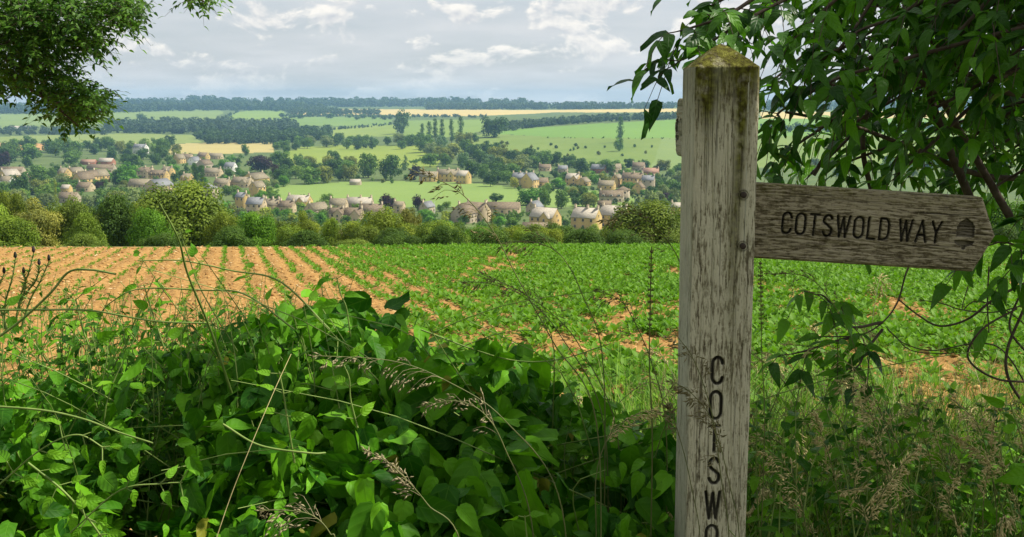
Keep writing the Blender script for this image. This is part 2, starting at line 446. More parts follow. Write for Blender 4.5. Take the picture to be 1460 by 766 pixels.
M_PANE = mat('window_glass')[0]; finish(M_PANE.node_tree, principled(M_PANE.node_tree, (.03, .035, .04), .12, .5).outputs[0])
M_WHITE = noisy_mat('white_paint', [(.3, (.72, .72, .70)), (.7, (.8, .8, .78))], 5, .5, .4, 0)

def window_mesh(w=.95, h=1.15):
    a = Acc(); f = .10
    for x0, x1, z0, z1 in ((-w/2-f, -w/2, -f, h+f), (w/2, w/2+f, -f, h+f), (-w/2, w/2, h, h+f), (-w/2, w/2, -f, 0), (-.035, .035, 0, h)):
        box(a, x0, x1, -.09, .02, z0, z1, 0)
    box(a, -w/2-.2, w/2+.2, -.16, -.092, -f-.06, -f-.003, 0)
    box(a, -w/2, -.037, -.045, .01, .002, h-.002, 1); box(a, .037, w/2, -.045, .01, .002, h-.002, 1)
    return a.build('window', [M_STONE, M_PANE])
WIN = window_mesh(); WIN_S = window_mesh(.6, .8)
def chimney_mesh():
    a = Acc(); box(a, -.45, .45, -.33, .33, -1.6, 1.15); box(a, -.53, .53, -.41, .41, 1.152, 1.32)
    for s in (-.22, .22):
        tube(a, [(s, 0, 1.3), (s, 0, 1.62)], .13, .11, 8)
    return a.build('chimney', [M_STONE])
CHIM = chimney_mesh()

def gable_body(a, L, d, e, rdg, m=0, zb=-3.):
    """a gabled block: ridge along x"""
    hx, hy = L / 2, d / 2
    V = [(-hx,-hy,zb),(hx,-hy,zb),(hx,hy,zb),(-hx,hy,zb),(-hx,-hy,e),(hx,-hy,e),(hx,hy,e),(-hx,hy,e),(-hx,0,rdg),(hx,0,rdg)]
    a.add(V, [(0,1,5,4),(2,3,7,6),(1,2,6,5),(3,0,4,7)], [(5,6,9),(7,4,8)], m=m)
def gable_roof(a, L, d, e, rdg, ov=.3, th=.16, m=0):
    hx, hy = L / 2 + .12, d / 2 + ov; sl = (rdg - e) / (d / 2); lo = e - ov * sl
    for s in (-1, 1):
        V = [(-hx, s*hy, lo+.03), (hx, s*hy, lo+.03), (hx, 0, rdg+.03), (-hx, 0, rdg+.03)]
        V += [(x, y, z + th) for x, y, z in V]
        a.add(V, [(0,3,2,1),(4,5,6,7),(0,1,5,4),(1,2,6,5),(2,3,7,6),(3,0,4,7)], m=m)

def moved(acc2, src, M):
    V = np.concatenate(src.V); V = V @ np.array(M.to_3x3()).T + np.array(M.translation)
    off = acc2.n
    acc2.V.append(V); acc2.A.append(np.concatenate(src.A)); acc2.n += len(V)
    for q, m in zip(src.Q, src.qm): acc2.Q.append(q + off); acc2.qm.append(m)
    for q, m in zip(src.T, src.tm): acc2.T.append(q + off); acc2.tm.append(m)

HOUSES = []
def house(bb, label, mode='long', yaw=22, wall='tan', roof='stone', chim=2, wings=0, dorm=0, win=True, cat='house', name='stone_house', base=None, storeys=2, group=None, hip=False):
    x0, x1, yt, yb = bb
    p = ground_at((x0 + x1) / 2, base or yb); D = p[1] * 1.02
    W = (x1 - x0) * D / F; H = (yb - yt) * D / F
    H = max(4.2 if storeys < 2 else 6.2, min(H, 11.5))
    e = obj(name, None, loc=p); tag(e, label, cat, group)
    HOUSES.append((bb, p))
    if mode == 'long':
        d = min(6.8, W * .55); ps = R(yaw); L = max((W - d * abs(math.sin(ps))) / math.cos(ps), d * .8); rz = -ps
    else:
        d = W * .92; L = max(9., d * 1.25); rz = R(90 - yaw)
    e.rotation_euler = (0, 0, rz)
    rise = min(d * .5 * math.tan(R(47)), H * .5); eave = H - rise
    wl = Acc(); rf = Acc()
    if hip:
        box(wl, -L/2, L/2, -d/2, d/2, -3, eave)
        o = .35; a, b = L/2 + o, d/2 + o
        rf.add([(-a,-b,eave+.004),(a,-b,eave+.004),(a,b,eave+.004),(-a,b,eave+.004),(0,0,H),(-a,-b,eave+.2),(a,-b,eave+.2),(a,b,eave+.2),(-a,b,eave+.2)], [(0,1,6,5),(1,2,7,6),(2,3,8,7),(3,0,5,8),(3,2,1,0)], [(5,6,4),(6,7,4),(7,8,4),(8,5,4)])
        tube(rf, [(0, 0, H - .3), (0, 0, H + 1.2)], .14, .05, 8)
    else:
        gable_body(wl, L, d, eave, H); gable_roof(rf, L, d, eave, H)
    front = -d / 2
    wi = []
    for k in range(wings):
        gw = min(4.6, L / (wings + .6)); x = (k + .5) / wings * L - L / 2 if wings > 1 else L * .22
        s = Acc(); gable_body(s, 3.2, gw, eave * .96, min(H * .96, eave * .96 + gw * .55))
        r = Acc(); gable_roof(r, 3.2, gw, eave * .96, min(H * .96, eave * .96 + gw * .55), .25)
        M = Matrix.Translation((x, front - .1, 0)) @ Matrix.Rotation(R(90), 4, 'Z')
        moved(wl, s, M); moved(rf, r, M); wi.append((x, gw))
    obj('wall', wl.build('wall', [M_WALL[wall]]), e)
    ro = obj('roof', rf.build('roof', [M_ROOF[roof]]), e)
    xs = {1: [-.47], 2: [-.46, .46], 3: [-.46, .05, .46], 4: [-.46, -.15, .15, .46]}.get(chim, [])
    for x in xs:
        obj('chimney', CHIM, e, loc=(x * L, 0, H))
    for k in range(dorm):
        x = (k + .5) / dorm * L - L / 2; a = Acc()
        box(a, -.75, .75, -1.2, 1.0, eave + .1, eave + 1.3, 0)
        V = [(-.95,-1.35,eave+1.3),(.95,-1.35,eave+1.3),(.95,1.6,eave+1.3),(-.95,1.6,eave+1.3),(0,-1.35,eave+2.0),(0,1.6,eave+2.0)]
        a.add(V, [(0,1,2,3),(1,2,5,4),(3,0,4,5)], [(0,1,4),(2,3,5)], m=1)
        box(a, -.5, .5, -1.26, -1.202, eave + .25, eave + 1.15, 2)
        obj('dormer', a.build('dormer', [M_WALL['white' if wall == 'grey' else wall], M_ROOF[roof], M_PANE]), e, loc=(x, front + 1.3, 0))
    if win:
        rows = [1.0] if eave < 4.2 else [.9, eave - 1.75]
        n = max(1, min(5, int(L / 3.0)))
        for z in rows:
            for k in range(n):
                x = (k + .5) / n * L - L / 2
                if any(abs(x - a) < b * .55 for a, b in wi): continue
                obj('window', WIN, e, loc=(x, front, z))
        for (x, gw) in wi:
            for z in rows: obj('window', WIN, e, loc=(x, front - 1.7, z))
        for sx in (1,) if mode == 'long' else (-1,):
            for z in rows[-1:] + ([eave + .35] if rise > 2.4 else []):
                obj('window', WIN_S, e, loc=(sx * L / 2, 0 if z > eave else .9, z), rot=(0, 0, R(90) * sx))
    return e

H_ = house
# --- left part of the village
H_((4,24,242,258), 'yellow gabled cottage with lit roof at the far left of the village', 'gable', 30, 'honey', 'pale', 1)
H_((0,22,252,264), 'low grey roofed cottage with white walls below the far left gabled cottage', 'long', 20, 'white', 'stone', 1)
H_((0,36,239,248), 'long low brown roofed barn behind the far left gabled cottage', 'long', 8, 'grey', 'brown', 0, win=False, name='stone_barn', cat='barn')
H_((36,54,251,261), 'small brown roofed cottage beside the tall dark tree on the left', 'long', 25, 'tan', 'brown', 1)
H_((82,103,240,254), 'honey house with steep brown gables left of the yellow terrace', 'long', 35, 'honey', 'stone', 1, wings=1)
H_((100,116,239,250), 'lit twin gabled house between dark tree and yellow terrace', 'gable', 35, 'honey', 'stone', 1)
H_((110,130,246,264), 'leftmost house of the bright yellow gabled terrace', 'gable', 32, 'honey', 'brown', 1)
H_((123,138,244,262), 'middle house of the bright yellow gabled terrace', 'gable', 32, 'honey', 'brown', 1)
H_((135,152,242,260), 'rightmost house of the bright yellow gabled terrace', 'gable', 32, 'honey', 'stone', 1)
H_((124,166,235,246), 'long brown roofed range behind the yellow gabled terrace', 'long', 10, 'grey', 'brown', 2)
H_((110,135,263,273), 'low brown roofed house below the yellow gabled terrace', 'long', 18, 'tan', 'brown', 1)
H_((140,165,226,235), 'low red brick shed with flat grey roof beyond the terrace', 'long', 18, 'red', 'pale', 0, win=False, storeys=1, name='brick_shed', cat='shed')
H_((116,138,228,235), 'long red brick store beside the low brick shed', 'long', 6, 'red', 'red', 0, win=False, storeys=1, name='brick_shed', cat='shed')
H_((188,214,205,219), 'grey roofed house with white gable among the dark trees on the left', 'long', 35, 'white', 'slate', 2, wings=1)
H_((192,222,239,254), 'brown roofed house with three chimneys right of the bright round tree', 'long', 18, 'tan', 'brown', 3, wings=1)
H_((213,242,243,257), 'long house with a row of white dormers', 'long', 20, 'honey', 'brown', 2, dorm=4)
H_((230,250,238,251), 'yellow stone house behind the row of white dormers', 'long', 30, 'honey', 'stone', 2)
H_((184,222,256,273), 'big school building with long grey brown roof above the hedgerow', 'long', 12, 'tan', 'stone', 0, name='school_building', cat='building')
H_((214,241,256,273), 'slate roofed gabled hall joined to the big school building', 'gable', 25, 'tan', 'slate', 0, name='school_hall', cat='building')
H_((84,114,280,289), 'brown roof just above the hedgerow on the left', 'long', 10, 'grey', 'brown', 0)
H_((88,103,268,277), 'small yellow walled cottage under the yellow terrace', 'long', 15, 'honey', 'pale', 0)
H_((250,262,220,233), 'yellow gabled house at the left of the upper village', 'gable', 30, 'honey', 'stone', 1)
H_((260,276,220,231), 'brown roofed house between yellow gable and white gable in the upper village', 'long', 15, 'tan', 'brown', 1)
H_((271,284,224,235), 'bright white gabled cottage in the upper village', 'gable', 25, 'white', 'slate', 1)
H_((281,300,218,229), 'honey coloured house behind the bright white gabled cottage', 'long', 32, 'honey', 'brown', 1)
H_((298,318,219,227), 'stone house at the right end of the upper village roofs', 'long', 12, 'tan', 'stone', 1)
H_((284,300,228,240), 'steep gabled grey house right of the white gabled cottage', 'gable', 25, 'grey', 'brown', 1)
H_((320,338,232,245), 'grey slate roofed house with pale front below the upper village', 'long', 20, 'white', 'slate', 0)
H_((290,318,240,252), 'long stone roofed house behind the two dark columnar trees', 'long', 16, 'tan', 'stone', 2)
H_((259,277,248,261), 'pair of yellow gables left of the dark columnar trees', 'long', 28, 'honey', 'stone', 1, wings=2)
H_((288,311,262,283), 'square market hall with pyramid slate roof and finial', 'long', 20, 'grey', 'slate', 0, hip=True, name='market_hall', cat='hall')
H_((306,330,258,267), 'stone roofed cottage just right of the pyramid roof', 'long', 14, 'tan', 'stone', 2)
H_((330,362,253,267), 'long stone roofed house with tall gable left of the tree in purple leaf', 'long', 22, 'tan', 'stone', 2, wings=1)
H_((352,378,247,262), 'gabled manor wing below the purple tree', 'gable', 28, 'honey', 'stone', 2)
H_((360,375,259,279), 'tall narrow yellow gable house beside the willow', 'gable', 30, 'honey', 'stone', 1)
H_((336,356,275,299), 'tall stone house with lit end chimney by the car park', 'long', 30, 'honey', 'slate', 2)
H_((352,380,282,305), 'stone house with skylit grey roof right of the car park', 'long', 14, 'tan', 'slate', 2)
H_((376,402,284,302), 'terraced house with three chimneys right of the skylit roof', 'long', 18, 'tan', 'stone', 3)
H_((398,422,287,303), 'stone terraced house in front of the broad tan gables', 'long', 16, 'tan', 'brown', 2)
H_((408,446,279,294), 'broad house with yellow gable and tan roof at the field edge', 'long', 20, 'honey', 'pale', 2, wings=1)
H_((440,464,291,306), 'house with big stone gable left of the brown terrace', 'gable', 40, 'tan', 'stone', 1)
H_((470,496,288,299), 'tan roofed house behind the left end of the brown terrace', 'long', 10, 'tan', 'stone', 1)
H_((494,532,284,297), 'pale slate roofed house with three chimneys at the field edge', 'long', 6, 'grey', 'pale', 3)
H_((470,492,297,317), 'left house of the brown roofed terrace with a small gable', 'long', 12, 'tan', 'brown', 2, wings=1)
H_((490,519,297,317), 'middle house of the brown roofed terrace with gables', 'long', 12, 'tan', 'brown', 2, wings=1)
H_((512,548,294,308), 'right house of the brown roofed terrace, long and plain', 'long', 10, 'grey', 'brown', 3)
H_((561,578,294,304), 'small stone roofed cottage between the two purple trees', 'long', 20, 'tan', 'stone', 1)
H_((602,616,291,304), 'small grey house right of the right purple tree', 'gable', 25, 'grey', 'slate', 1)
H_((464,490,338,352), 'stone farm shed showing in the hedgerow gap', 'long', 10, 'tan', 'brown', 0, win=False, storeys=1, name='stone_shed', cat='shed')
H_((499,515,258,264), 'long pale glasshouse at the top edge of the pale field', 'long', 8, 'grey', 'pale', 0, win=False, storeys=1, name='glasshouse', cat='glasshouse')
# --- manor and right part
H_((598,626,245,259), 'low tan wing of the manor beside the purple tree', 'long', 14, 'honey', 'stone', 1)
H_((622,655,242,259), 'central range of the manor with tall chimneys', 'long', 14, 'honey', 'stone', 3, wings=1)
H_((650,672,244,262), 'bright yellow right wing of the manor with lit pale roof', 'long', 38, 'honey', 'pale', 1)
H_((730,752,247,267), 'slate blue roofed house with tall chimneys right of the yellow bush', 'long', 14, 'grey', 'slate', 3)
H_((746,765,247,268), 'yellow gabled cross wing beside the slate blue roof', 'gable', 30, 'honey', 'slate', 2)
H_((762,782,254,266), 'low outbuilding with sunlit wall right of the slate blue roof', 'long', 10, 'honey', 'brown', 0, storeys=1)
H_((768,786,236,244), 'brown roofed cottage half hidden in trees above the slate blue roof', 'long', 12, 'tan', 'brown', 1)
H_((795,810,238,246), 'small slate roofed cottage by the big dark round tree', 'long', 14, 'grey', 'slate', 1)
H_((806,828,248,264), 'pale roofed house with yellow gable below the big dark round tree', 'long', 25, 'honey', 'pale', 2, wings=1)
H_((824,840,255,265), 'little yellow gabled cottage right of the pale roofed house', 'gable', 28, 'honey', 'stone', 1)
H_((842,866,235,247), 'slate house with reddish gable end near the hill foot', 'long', 32, 'red', 'slate', 0)
H_((863,886,234,246), 'grey brown roofed house right of the reddish gable end', 'long', 12, 'tan', 'stone', 1)
H_((901,920,232,243), 'dark roofed house highest on the right of the village', 'long', 15, 'grey', 'brown', 1)
H_((916,940,240,251), 'red roofed brick house on the right of the village', 'long', 15, 'red', 'red', 2)
H_((852,878,258,270), 'small yellow house left of the tall lit gable', 'long', 22, 'honey', 'stone', 1)
H_((874,885,249,267), 'tall narrow lit gable by the bright bush', 'gable', 30, 'honey', 'stone', 1)
H_((886,918,247,268), 'large brown roofed house with tall chimneys on the right', 'long', 20, 'honey', 'brown', 3)
H_((903,918,260,277), 'sunlit gable front below the large brown roofed house', 'gable', 22, 'honey', 'brown', 1)
H_((914,934,251,273), 'grey roofed house right of the sunlit gable front', 'long', 18, 'grey', 'slate', 2)
H_((854,890,272,288), 'brown roofed row with dormers in front of the garden', 'long', 12, 'grey', 'brown', 1, dorm=3)
H_((878,898,266,286), 'hipped tower house at the end of the dormered row', 'long', 20, 'grey', 'brown', 0, hip=True)
H_((648,676,290,318), 'dark roofed house with left gables in front of the pale field', 'gable', 25, 'grey', 'brown', 1, wings=0)
H_((660,700,289,316), 'broad stone gabled house joined to the long brown range', 'long', 40, 'tan', 'brown', 2)
H_((692,742,291,305), 'long brown roofed range at the pale field edge', 'long', 6, 'tan', 'brown', 1)
H_((754,771,290,303), 'small grey gabled house behind the yellow house with porch', 'gable', 30, 'grey', 'slate', 2)
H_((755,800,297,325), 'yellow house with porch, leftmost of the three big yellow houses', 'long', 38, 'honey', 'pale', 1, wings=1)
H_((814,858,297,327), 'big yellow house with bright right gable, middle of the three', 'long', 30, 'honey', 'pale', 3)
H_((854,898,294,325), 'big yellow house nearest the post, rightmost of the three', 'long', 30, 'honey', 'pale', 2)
H_((744,782,321,333), 'low dark stone roofed outbuilding in front of the yellow house with porch', 'long', 8, 'grey', 'brown', 0, storeys=1, win=False, name='outbuilding', cat='outbuilding')
H_((852,872,289,297), 'low brown roof behind the rightmost big yellow house', 'long', 8, 'grey', 'brown', 0, storeys=1)
H_((956,974,293,306), 'sunlit yellow walled house just left of the post', 'long', 20, 'honey', 'pale', 1)
H_((28,46,180,185), 'long grey farm barn in the far left fields', 'long', 6, 'grey', 'slate', 0, win=False, storeys=1, name='farm_barn', cat='barn')
H_((14,30,180,184), 'pale farm shed beside the long grey farm barn', 'long', 6, 'white', 'pale', 0, win=False, storeys=1, name='farm_barn', cat='barn')

# cars parked in the village
def car(px, py, color, label):
    p = ground_at(px, py); e = obj('parked_car', None, loc=p, rot=(0, 0, R(random.choice((10, 80, 100))))); tag(e, label, 'car', 'cars parked in the village')
    m = noisy_mat('car_paint', [(.3, color), (.7, color)], 2, .25, .5, 0)
    prof = [(-2.1,.35),(-2.15,.8),(-1.9,1.0),(-1.5,1.05),(-.9,1.45),(.5,1.47),(1.1,1.05),(1.95,.9),(2.15,.7),(2.12,.35)]
    a = Acc(); n = len(prof)
    V = [(x, -.85, z) for x, z in prof] + [(x, .85, z) for x, z in prof]
    a.add(V, [(i, (i + 1) % n, n + (i + 1) % n, n + i) for i in range(n)]); 
    for s in (0, n):
        a.add(V[s:s + n], [(0, 1, 8, 9), (1, 2, 7, 8), (2, 3, 6, 7), (3, 4, 5, 6)])
    obj('body', a.build('body', [m]), e)
    g = Acc(); box(g, -1.15, .75, -.86, .86, 1.08, 1.36); obj('window', g.build('window', [M_PANE]), e)
    for x in (-1.35, 1.35):
        for y in (-.8, .8):
            w = Acc(); tube(w, [(x, y - .12, .33), (x, y + .12, .33)], .33, .33, 14); w.add([(x, y-.121, .33)]); 
            obj('wheel', w.build('wheel', [M_TYRE]), e)
M_TYRE = noisy_mat('tyre_rubber', [(.3, (.02, .02, .02)), (.7, (.03, .03, .03))], 4, .8, .2, 0)
car(343, 304, (.45, .05, .04), 'red car in the car park beside the tall stone house')
car(349, 305.5, (.7, .7, .7), 'white car right of the red car in the car park')
car(338, 303, (.5, .52, .55), 'silver car left of the red car in the car park')
car(609, 309, (.6, .65, .7), 'pale blue car right of the right purple tree')
car(714, 312, (.75, .75, .75), 'white van like car in front of the long brown range')
p = ground_at(620, 308); a = Acc(); tube(a, [(0, 0, 0), (0, 0, 7.5)], .12, .07, 8); b = obj('mast', a.build('mast', [M_WHITE]), loc=p); tag(b, 'thin white mast standing by the pale blue car', 'mast')
a = Acc(); p = ground_at(560, 308)

# ================================================================ TREES OF THE VALLEY
T = dict(mid=(0.100, 0.191, 0.035), dark=(0.060, 0.125, 0.030), light=(0.163, 0.271, 0.050), olive=(0.175, 0.211, 0.045), lime=(0.250, 0.317, 0.040), blue=(0.100, 0.178, 0.072), purple=(.045,.024,.034), vivid=(0.106, 0.257, 0.030), grey=(0.175, 0.231, 0.090), gold=(0.312, 0.330, 0.050))
TWORD = dict(mid='mid green', dark='dark green', light='pale green', olive='olive', lime='yellow green', blue='blue green', purple='purple leaved', vivid='vivid green', grey='grey green', gold='golden green')
SHAPE = dict(round='round', broad='spreading', tall='columnar', cone='conical', bush='bushy', near_round='round', near_bush='bushy')
PLANTED = []
KIND = dict(bush='bush', tall='poplar_tree', cone='conifer_tree')
def put_tree(px, yb, yt, w, key, tint, label=None, where=None, group=None):
    p = ground_at(px, yb); D = p[1] * 1.01
    h = (yb - yt) * D / F; W = w * D / F
    e = tree(key, p, W, h, T[tint], name='copper_beech' if tint == 'purple' else KIND.get(key, 'tree'))
    PLANTED.append([px, e, h, tint, key, label, where, group])
    return e
# single trees that stand out
for a in [
    (553,300,277,24,'round','purple','dark purple tree left of the pair at the pale field edge'),
    (597,301,278,20,'round','purple','dark purple tree right of the pair at the pale field edge'),
    (591,257,235,19,'round','purple','purple tree standing beside the low tan manor wing'),
    (393,260,235,15,'tall','purple','narrow purple tree above the tall yellow gable house'),
    (372,246,223,34,'broad','purple','wide dark purple tree behind the stone roofed houses'),
    (4,240,217,22,'broad','purple','purple tree at the far left edge of the village'),
    (944,288,275,22,'broad','purple','low round purple tree left of the post'),
    (142,270,258,16,'round','purple','small reddish purple tree under the yellow terrace'),
    (525,254,220,32,'round','mid','left one of two tall shapely trees above the pale field'),
    (557,257,222,34,'round','dark','right one of two tall shapely trees above the pale field'),
    (183,266,233,34,'round','vivid','bright yellow green round tree right of the yellow terrace'),
    (733,269,253,13,'round','gold','golden bush shaped tree beside the slate blue roofed house'),
    (279,268,233,11,'tall','dark','left of two dark columnar trees in the village'),
    (288,268,236,12,'tall','dark','right of two dark columnar trees in the village'),
    (81,292,256,11,'cone','lime','yellow green conical tree above the left hedgerow'),
    (706,196,168,36,'broad','dark','large dark oak standing alone by the poplar pasture'),
    (884,203,167,11,'tall','dark','lone tall poplar on the right hillside'),
    (883,216,198,14,'bush','mid','bushy growth at the foot of the lone poplar'),
    (573,190,158,26,'round','blue','tall domed blue green tree left of the poplars'),
    (70,207,199,13,'bush','dark','lone dark bush in the pale field on the left'),
    (202,172,162,16,'round','blue','lone round tree in the grey green pasture'),
    (182,237,225,11,'cone','blue','blue conifer beside the brick shed'),
    (578,243,222,12,'cone','blue','dark conifer right of the two tall shapely trees'),
    (350,222,205,12,'round','mid','round tree at the end of the narrow tan field'),
    (55,275,243,30,'round','dark','tall dark round tree left of the honey gabled house'),
    (30,284,249,26,'broad','dark','dark spreading tree in front of the low grey cottage'),
    (830,250,228,22,'round','dark','big dark round tree near the hill foot'),
    (866,247,228,24,'round','mid','big rounded mid green tree among the right hand roofs'),
    (708,289,276,20,'round','dark','dark round tree at the right of the pale field'),
    (756,293,270,38,'broad','vivid','bright spreading tree at the right of the pale field'),
    (776,298,268,18,'round','mid','upright green tree right of the bright spreading tree'),
    (800,298,272,22,'round','mid','rounded tree behind the middle big yellow house'),
    (841,297,275,24,'round','olive','olive round tree behind the garden of the dormered row'),
    (710,318,302,20,'bush','dark','dark bush in front of the long brown range'),
    (728,320,306,18,'bush','mid','green bush left of the yellow house with porch'),
]:
    put_tree(*a[:6], label=a[6])
POP = [(602,200,177,8),(612,201,174,9),(621,201,170,9),(630,202,171,9),(644,204,171,9),(657,200,166,10)]
for k, (x, b, t, w) in enumerate(POP):
    put_tree(x, b, t, w, 'tall', 'dark', label=ORD[k] + ' poplar from the left in the row of six on the slope', group='poplars on the slope')

def belt(where, poly, n, h, tints, keys=('round', 'broad', 'round', 'bush'), group=None, clear=True, aspect=1.1):
    """n countable trees spread over a strip of the valley; h: their height in photo pixels"""
    P = np.array(poly); made = []; tries = 0
    while len(made) < n and tries < n * 60:
        tries += 1
        x = random.uniform(P[:, 0].min(), P[:, 0].max()); y = random.uniform(P[:, 1].min(), P[:, 1].max())
        if not in_poly(np.array([x]), np.array([y]), poly)[0]: continue
        hh = random.uniform(*h); w = hh * random.uniform(.8, 1.25) * aspect
        if any(abs(x - a) < (w + c) * .33 and abs(y - b) < 4 for a, b, c in made): continue
        if clear and any(x + w * .42 > bb[0] and x - w * .42 < bb[1] and y > bb[3] - 2 and y - hh < bb[3] - .52 * (bb[3] - bb[2]) for bb, _ in HOUSES): continue
        made.append((x, y, w))
        put_tree(x, y, y - hh, w, random.choice(keys), random.choice(tints), where=where, group=group or 'trees ' + where)
G = ['mid', 'mid', 'dark', 'dark', 'blue', 'light', 'olive', 'mid']
belt('left of the brick sheds', [(0,212),(112,212),(112,238),(0,240)], 17, (14, 24), G)
belt('round the white gabled house', [(118,214),(250,208),(256,232),(170,246),(160,232)], 22, (12, 21), ['dark','mid','dark','mid','light','olive'])
belt('above the yellow green meadow', [(385,209),(470,204),(600,205),(612,214),(520,213),(400,219)], 26, (10, 17), ['mid','blue','mid','dark','light','grey'])
belt('between meadow and pale field', [(398,236),(512,240),(505,263),(400,264)], 22, (14, 24), ['mid','dark','dark','mid','olive','light'])
belt('under the two shapely trees', [(505,252),(625,254),(625,263),(505,262)], 12, (4, 8), ['mid','light','olive','mid'], ('bush',), clear=False)
belt('in the wood behind the manor', [(600,216),(640,206),(700,222),(800,236),(800,246),(700,250),(660,243),(610,240)], 34, (15, 25), ['blue','mid','dark','dark','mid','olive','grey'])
belt('between the manor and the slate blue roofs', [(668,250),(732,250),(728,268),(676,266)], 9, (16, 25), ['dark','mid','dark'])
belt('among the right hand roofs', [(770,232),(940,238),(970,246),(970,256),(790,262)], 24, (9, 16), ['mid','dark','mid','olive','light','dark'])
belt('right of the pale field', [(770,262),(960,262),(970,292),(830,296),(770,285)], 24, (10, 18), ['mid','dark','mid','olive','light','vivid'])
belt('just left of the post', [(925,262),(974,258),(974,300),(925,296)], 9, (14, 24), ['dark','mid','mid','grey'])
belt('among the upper village roofs', [(236,232),(345,228),(350,262),(240,262)], 16, (9, 15), ['mid','dark','vivid','olive'])
belt('among the roofs far left', [(0,250),(185,246),(185,276),(0,276)], 26, (10, 19), ['mid','mid','grey','dark','olive'])
belt('around the car park', [(308,268),(405,262),(405,292),(315,288)], 12, (10, 17), ['grey','light','vivid','mid'])
belt('below the left roofs', [(0,276),(200,276),(200,304),(0,304)], 20, (18, 32), ['mid','light','mid','grey','olive'])
belt('before the terrace roofs', [(300,300),(560,306),(560,326),(300,322)], 24, (12, 21), ['mid','grey','vivid','olive','lime'])
belt('at the pale field edge', [(396,290),(650,292),(650,303),(396,302)], 10, (9, 17), ['mid','light','grey'])
belt('before the long brown range', [(600,312),(760,318),(760,332),(600,330)], 12, (12, 18), ['vivid','lime','mid','dark'])
belt('on the rough hillside', [(700,205),(930,205),(930,234),(700,222)], 24, (3, 6), ['dark','mid','dark','olive'], ('bush',), clear=False)
belt('below the wheat field', [(400,166),(560,168),(560,172),(400,170)], 12, (4, 7), ['blue','dark'], clear=False, aspect=1.6)
belt('by the poplar row', [(590,198),(690,196),(690,206),(600,212)], 9, (6, 12), ['dark','mid','blue'], clear=False)
belt('beyond the tree leaves right', [(1085,232),(1460,228),(1460,262),(1085,262)], 20, (10, 18), ['blue','mid','dark','grey'], clear=False)

belt('in gardens among left roofs', [(0,246),(240,240),(240,284),(0,284)], 46, (4, 10), ['mid','dark','light','grey','olive','vivid'], ('bush',))
belt('in gardens of the upper village', [(240,228),(385,226),(400,275),(250,268)], 26, (4, 9), ['mid','dark','light','olive','vivid'], ('bush',))
belt('in gardens by the terraces', [(310,285),(560,290),(560,326),(310,322)], 34, (5, 11), ['mid','dark','light','grey','lime'], ('bush',))
belt('in gardens of the right hand village', [(735,238),(970,240),(970,300),(735,300)], 46, (4, 9), ['mid','dark','light','olive','vivid'], ('bush',))
belt('in front of the three yellow houses', [(690,312),(905,318),(905,334),(690,332)], 22, (6, 13), ['mid','vivid','lime','dark'], ('bush',), clear=False)

# labels that single the trees out
bykey = {}
for r in PLANTED:
    px, e, h, tint, key, label, where, group = r
    cat = 'bush' if key == 'bush' else 'tree'
    if label: tag(e, label, cat, group or 'trees that stand out in the valley'); continue
    size = 'small' if h < 7 else 'tall' if h > 13 else ''
    d = (size + ' ' + TWORD[tint] + ' ' + (SHAPE[key] + ' tree' if key != 'bush' else 'bush')).strip()
    bykey.setdefault((where, d, group), []).append((px, e))
for (where, d, group), L in bykey.items():
    L.sort(key=lambda t: t[0])
    for k, (px, e) in enumerate(L):
        tag(e, (d + ' ' + where) if len(L) == 1 else (ORD[k] + ' ' + d + ' from left ' + where), 'bush' if 'bush' in d else 'tree', group)

# ---- far woods and garden greenery, read as masses
def wood(name, label, poly, n, h, tint, key='round', aspect=1.2):
    P = np.array(poly); C = []; tries = 0
    while len(C) < n and tries < n * 40:
        tries += 1
        x = random.uniform(P[:, 0].min(), P[:, 0].max()); y = random.uniform(P[:, 1].min(), P[:, 1].max())
        if in_poly(np.array([x]), np.array([y]), poly)[0]: C.append((x, y))
    acc_V = []; acc_Q = []; acc_L = []; n0 = 0
    tm = [crown_tmpl(key, 150, .2, 40 + s, 12) for s in range(4)]
    for x, y in C:
        p = ground_at(x, y); D = p[1]; H = random.uniform(*h) * D / F; W = H * aspect * random.uniform(.8, 1.3)
        V, Q, L = tm[random.randrange(4)]; a = random.random() * 6.28; c, s = math.cos(a), math.sin(a)
        V2 = np.stack([(V[:, 0] * c - V[:, 1] * s) * W, (V[:, 0] * s + V[:, 1] * c) * W, V[:, 2] * H * 1.15 - .12 * H], -1) + p
        L = L.copy(); L[:, 2] = np.clip(L[:, 2] * .6 + .4 * random.random(), 0, 1)
        acc_V.append(V2); acc_Q.append(Q + n0); acc_L.append(L); n0 += len(V)
    o = obj(name, mesh(name, np.concatenate(acc_V), [np.concatenate(acc_Q)], [M_CROWN], attrs={'luv': np.concatenate(acc_L)}))
    c = {'blue': (.062, .105, .060), 'dark': (.05, .098, .035)}.get(tint, T[tint]); o.color = (*c, 1); tag(o, label, 'woodland', kind='stuff')
wood('ridge_woodland', 'dark wood along the left ridge above the pastures', [(-60,158),(60,156),(200,157),(310,154),(420,156),(470,160),(410,158),(300,158),(160,161),(60,163),(-60,163)], 420, (8, 12), 'blue')
wood('ridge_woodland', 'wood running down the ridge to the tan field', [(300,155),(420,156),(540,162),(540,164),(420,166),(404,160)], 150, (5, 8), 'blue')
wood('hollow_woodland', 'dark wood filling the hollow below the pastures', [(150,181),(300,178),(420,180),(425,190),(300,192),(160,190)], 330, (8, 13), 'blue')
wood('hollow_woodland', 'low dark wood in front of the left farm barns', [(-60,187),(60,186),(160,187),(160,193),(60,193),(-60,194)], 150, (5, 8), 'blue')
wood('hollow_woodland', 'dark wood between hollow and hedgerow beside the narrow tan field', [(276,197),(385,194),(470,190),(470,200),(385,206),(300,206)], 190, (9, 14), 'dark')
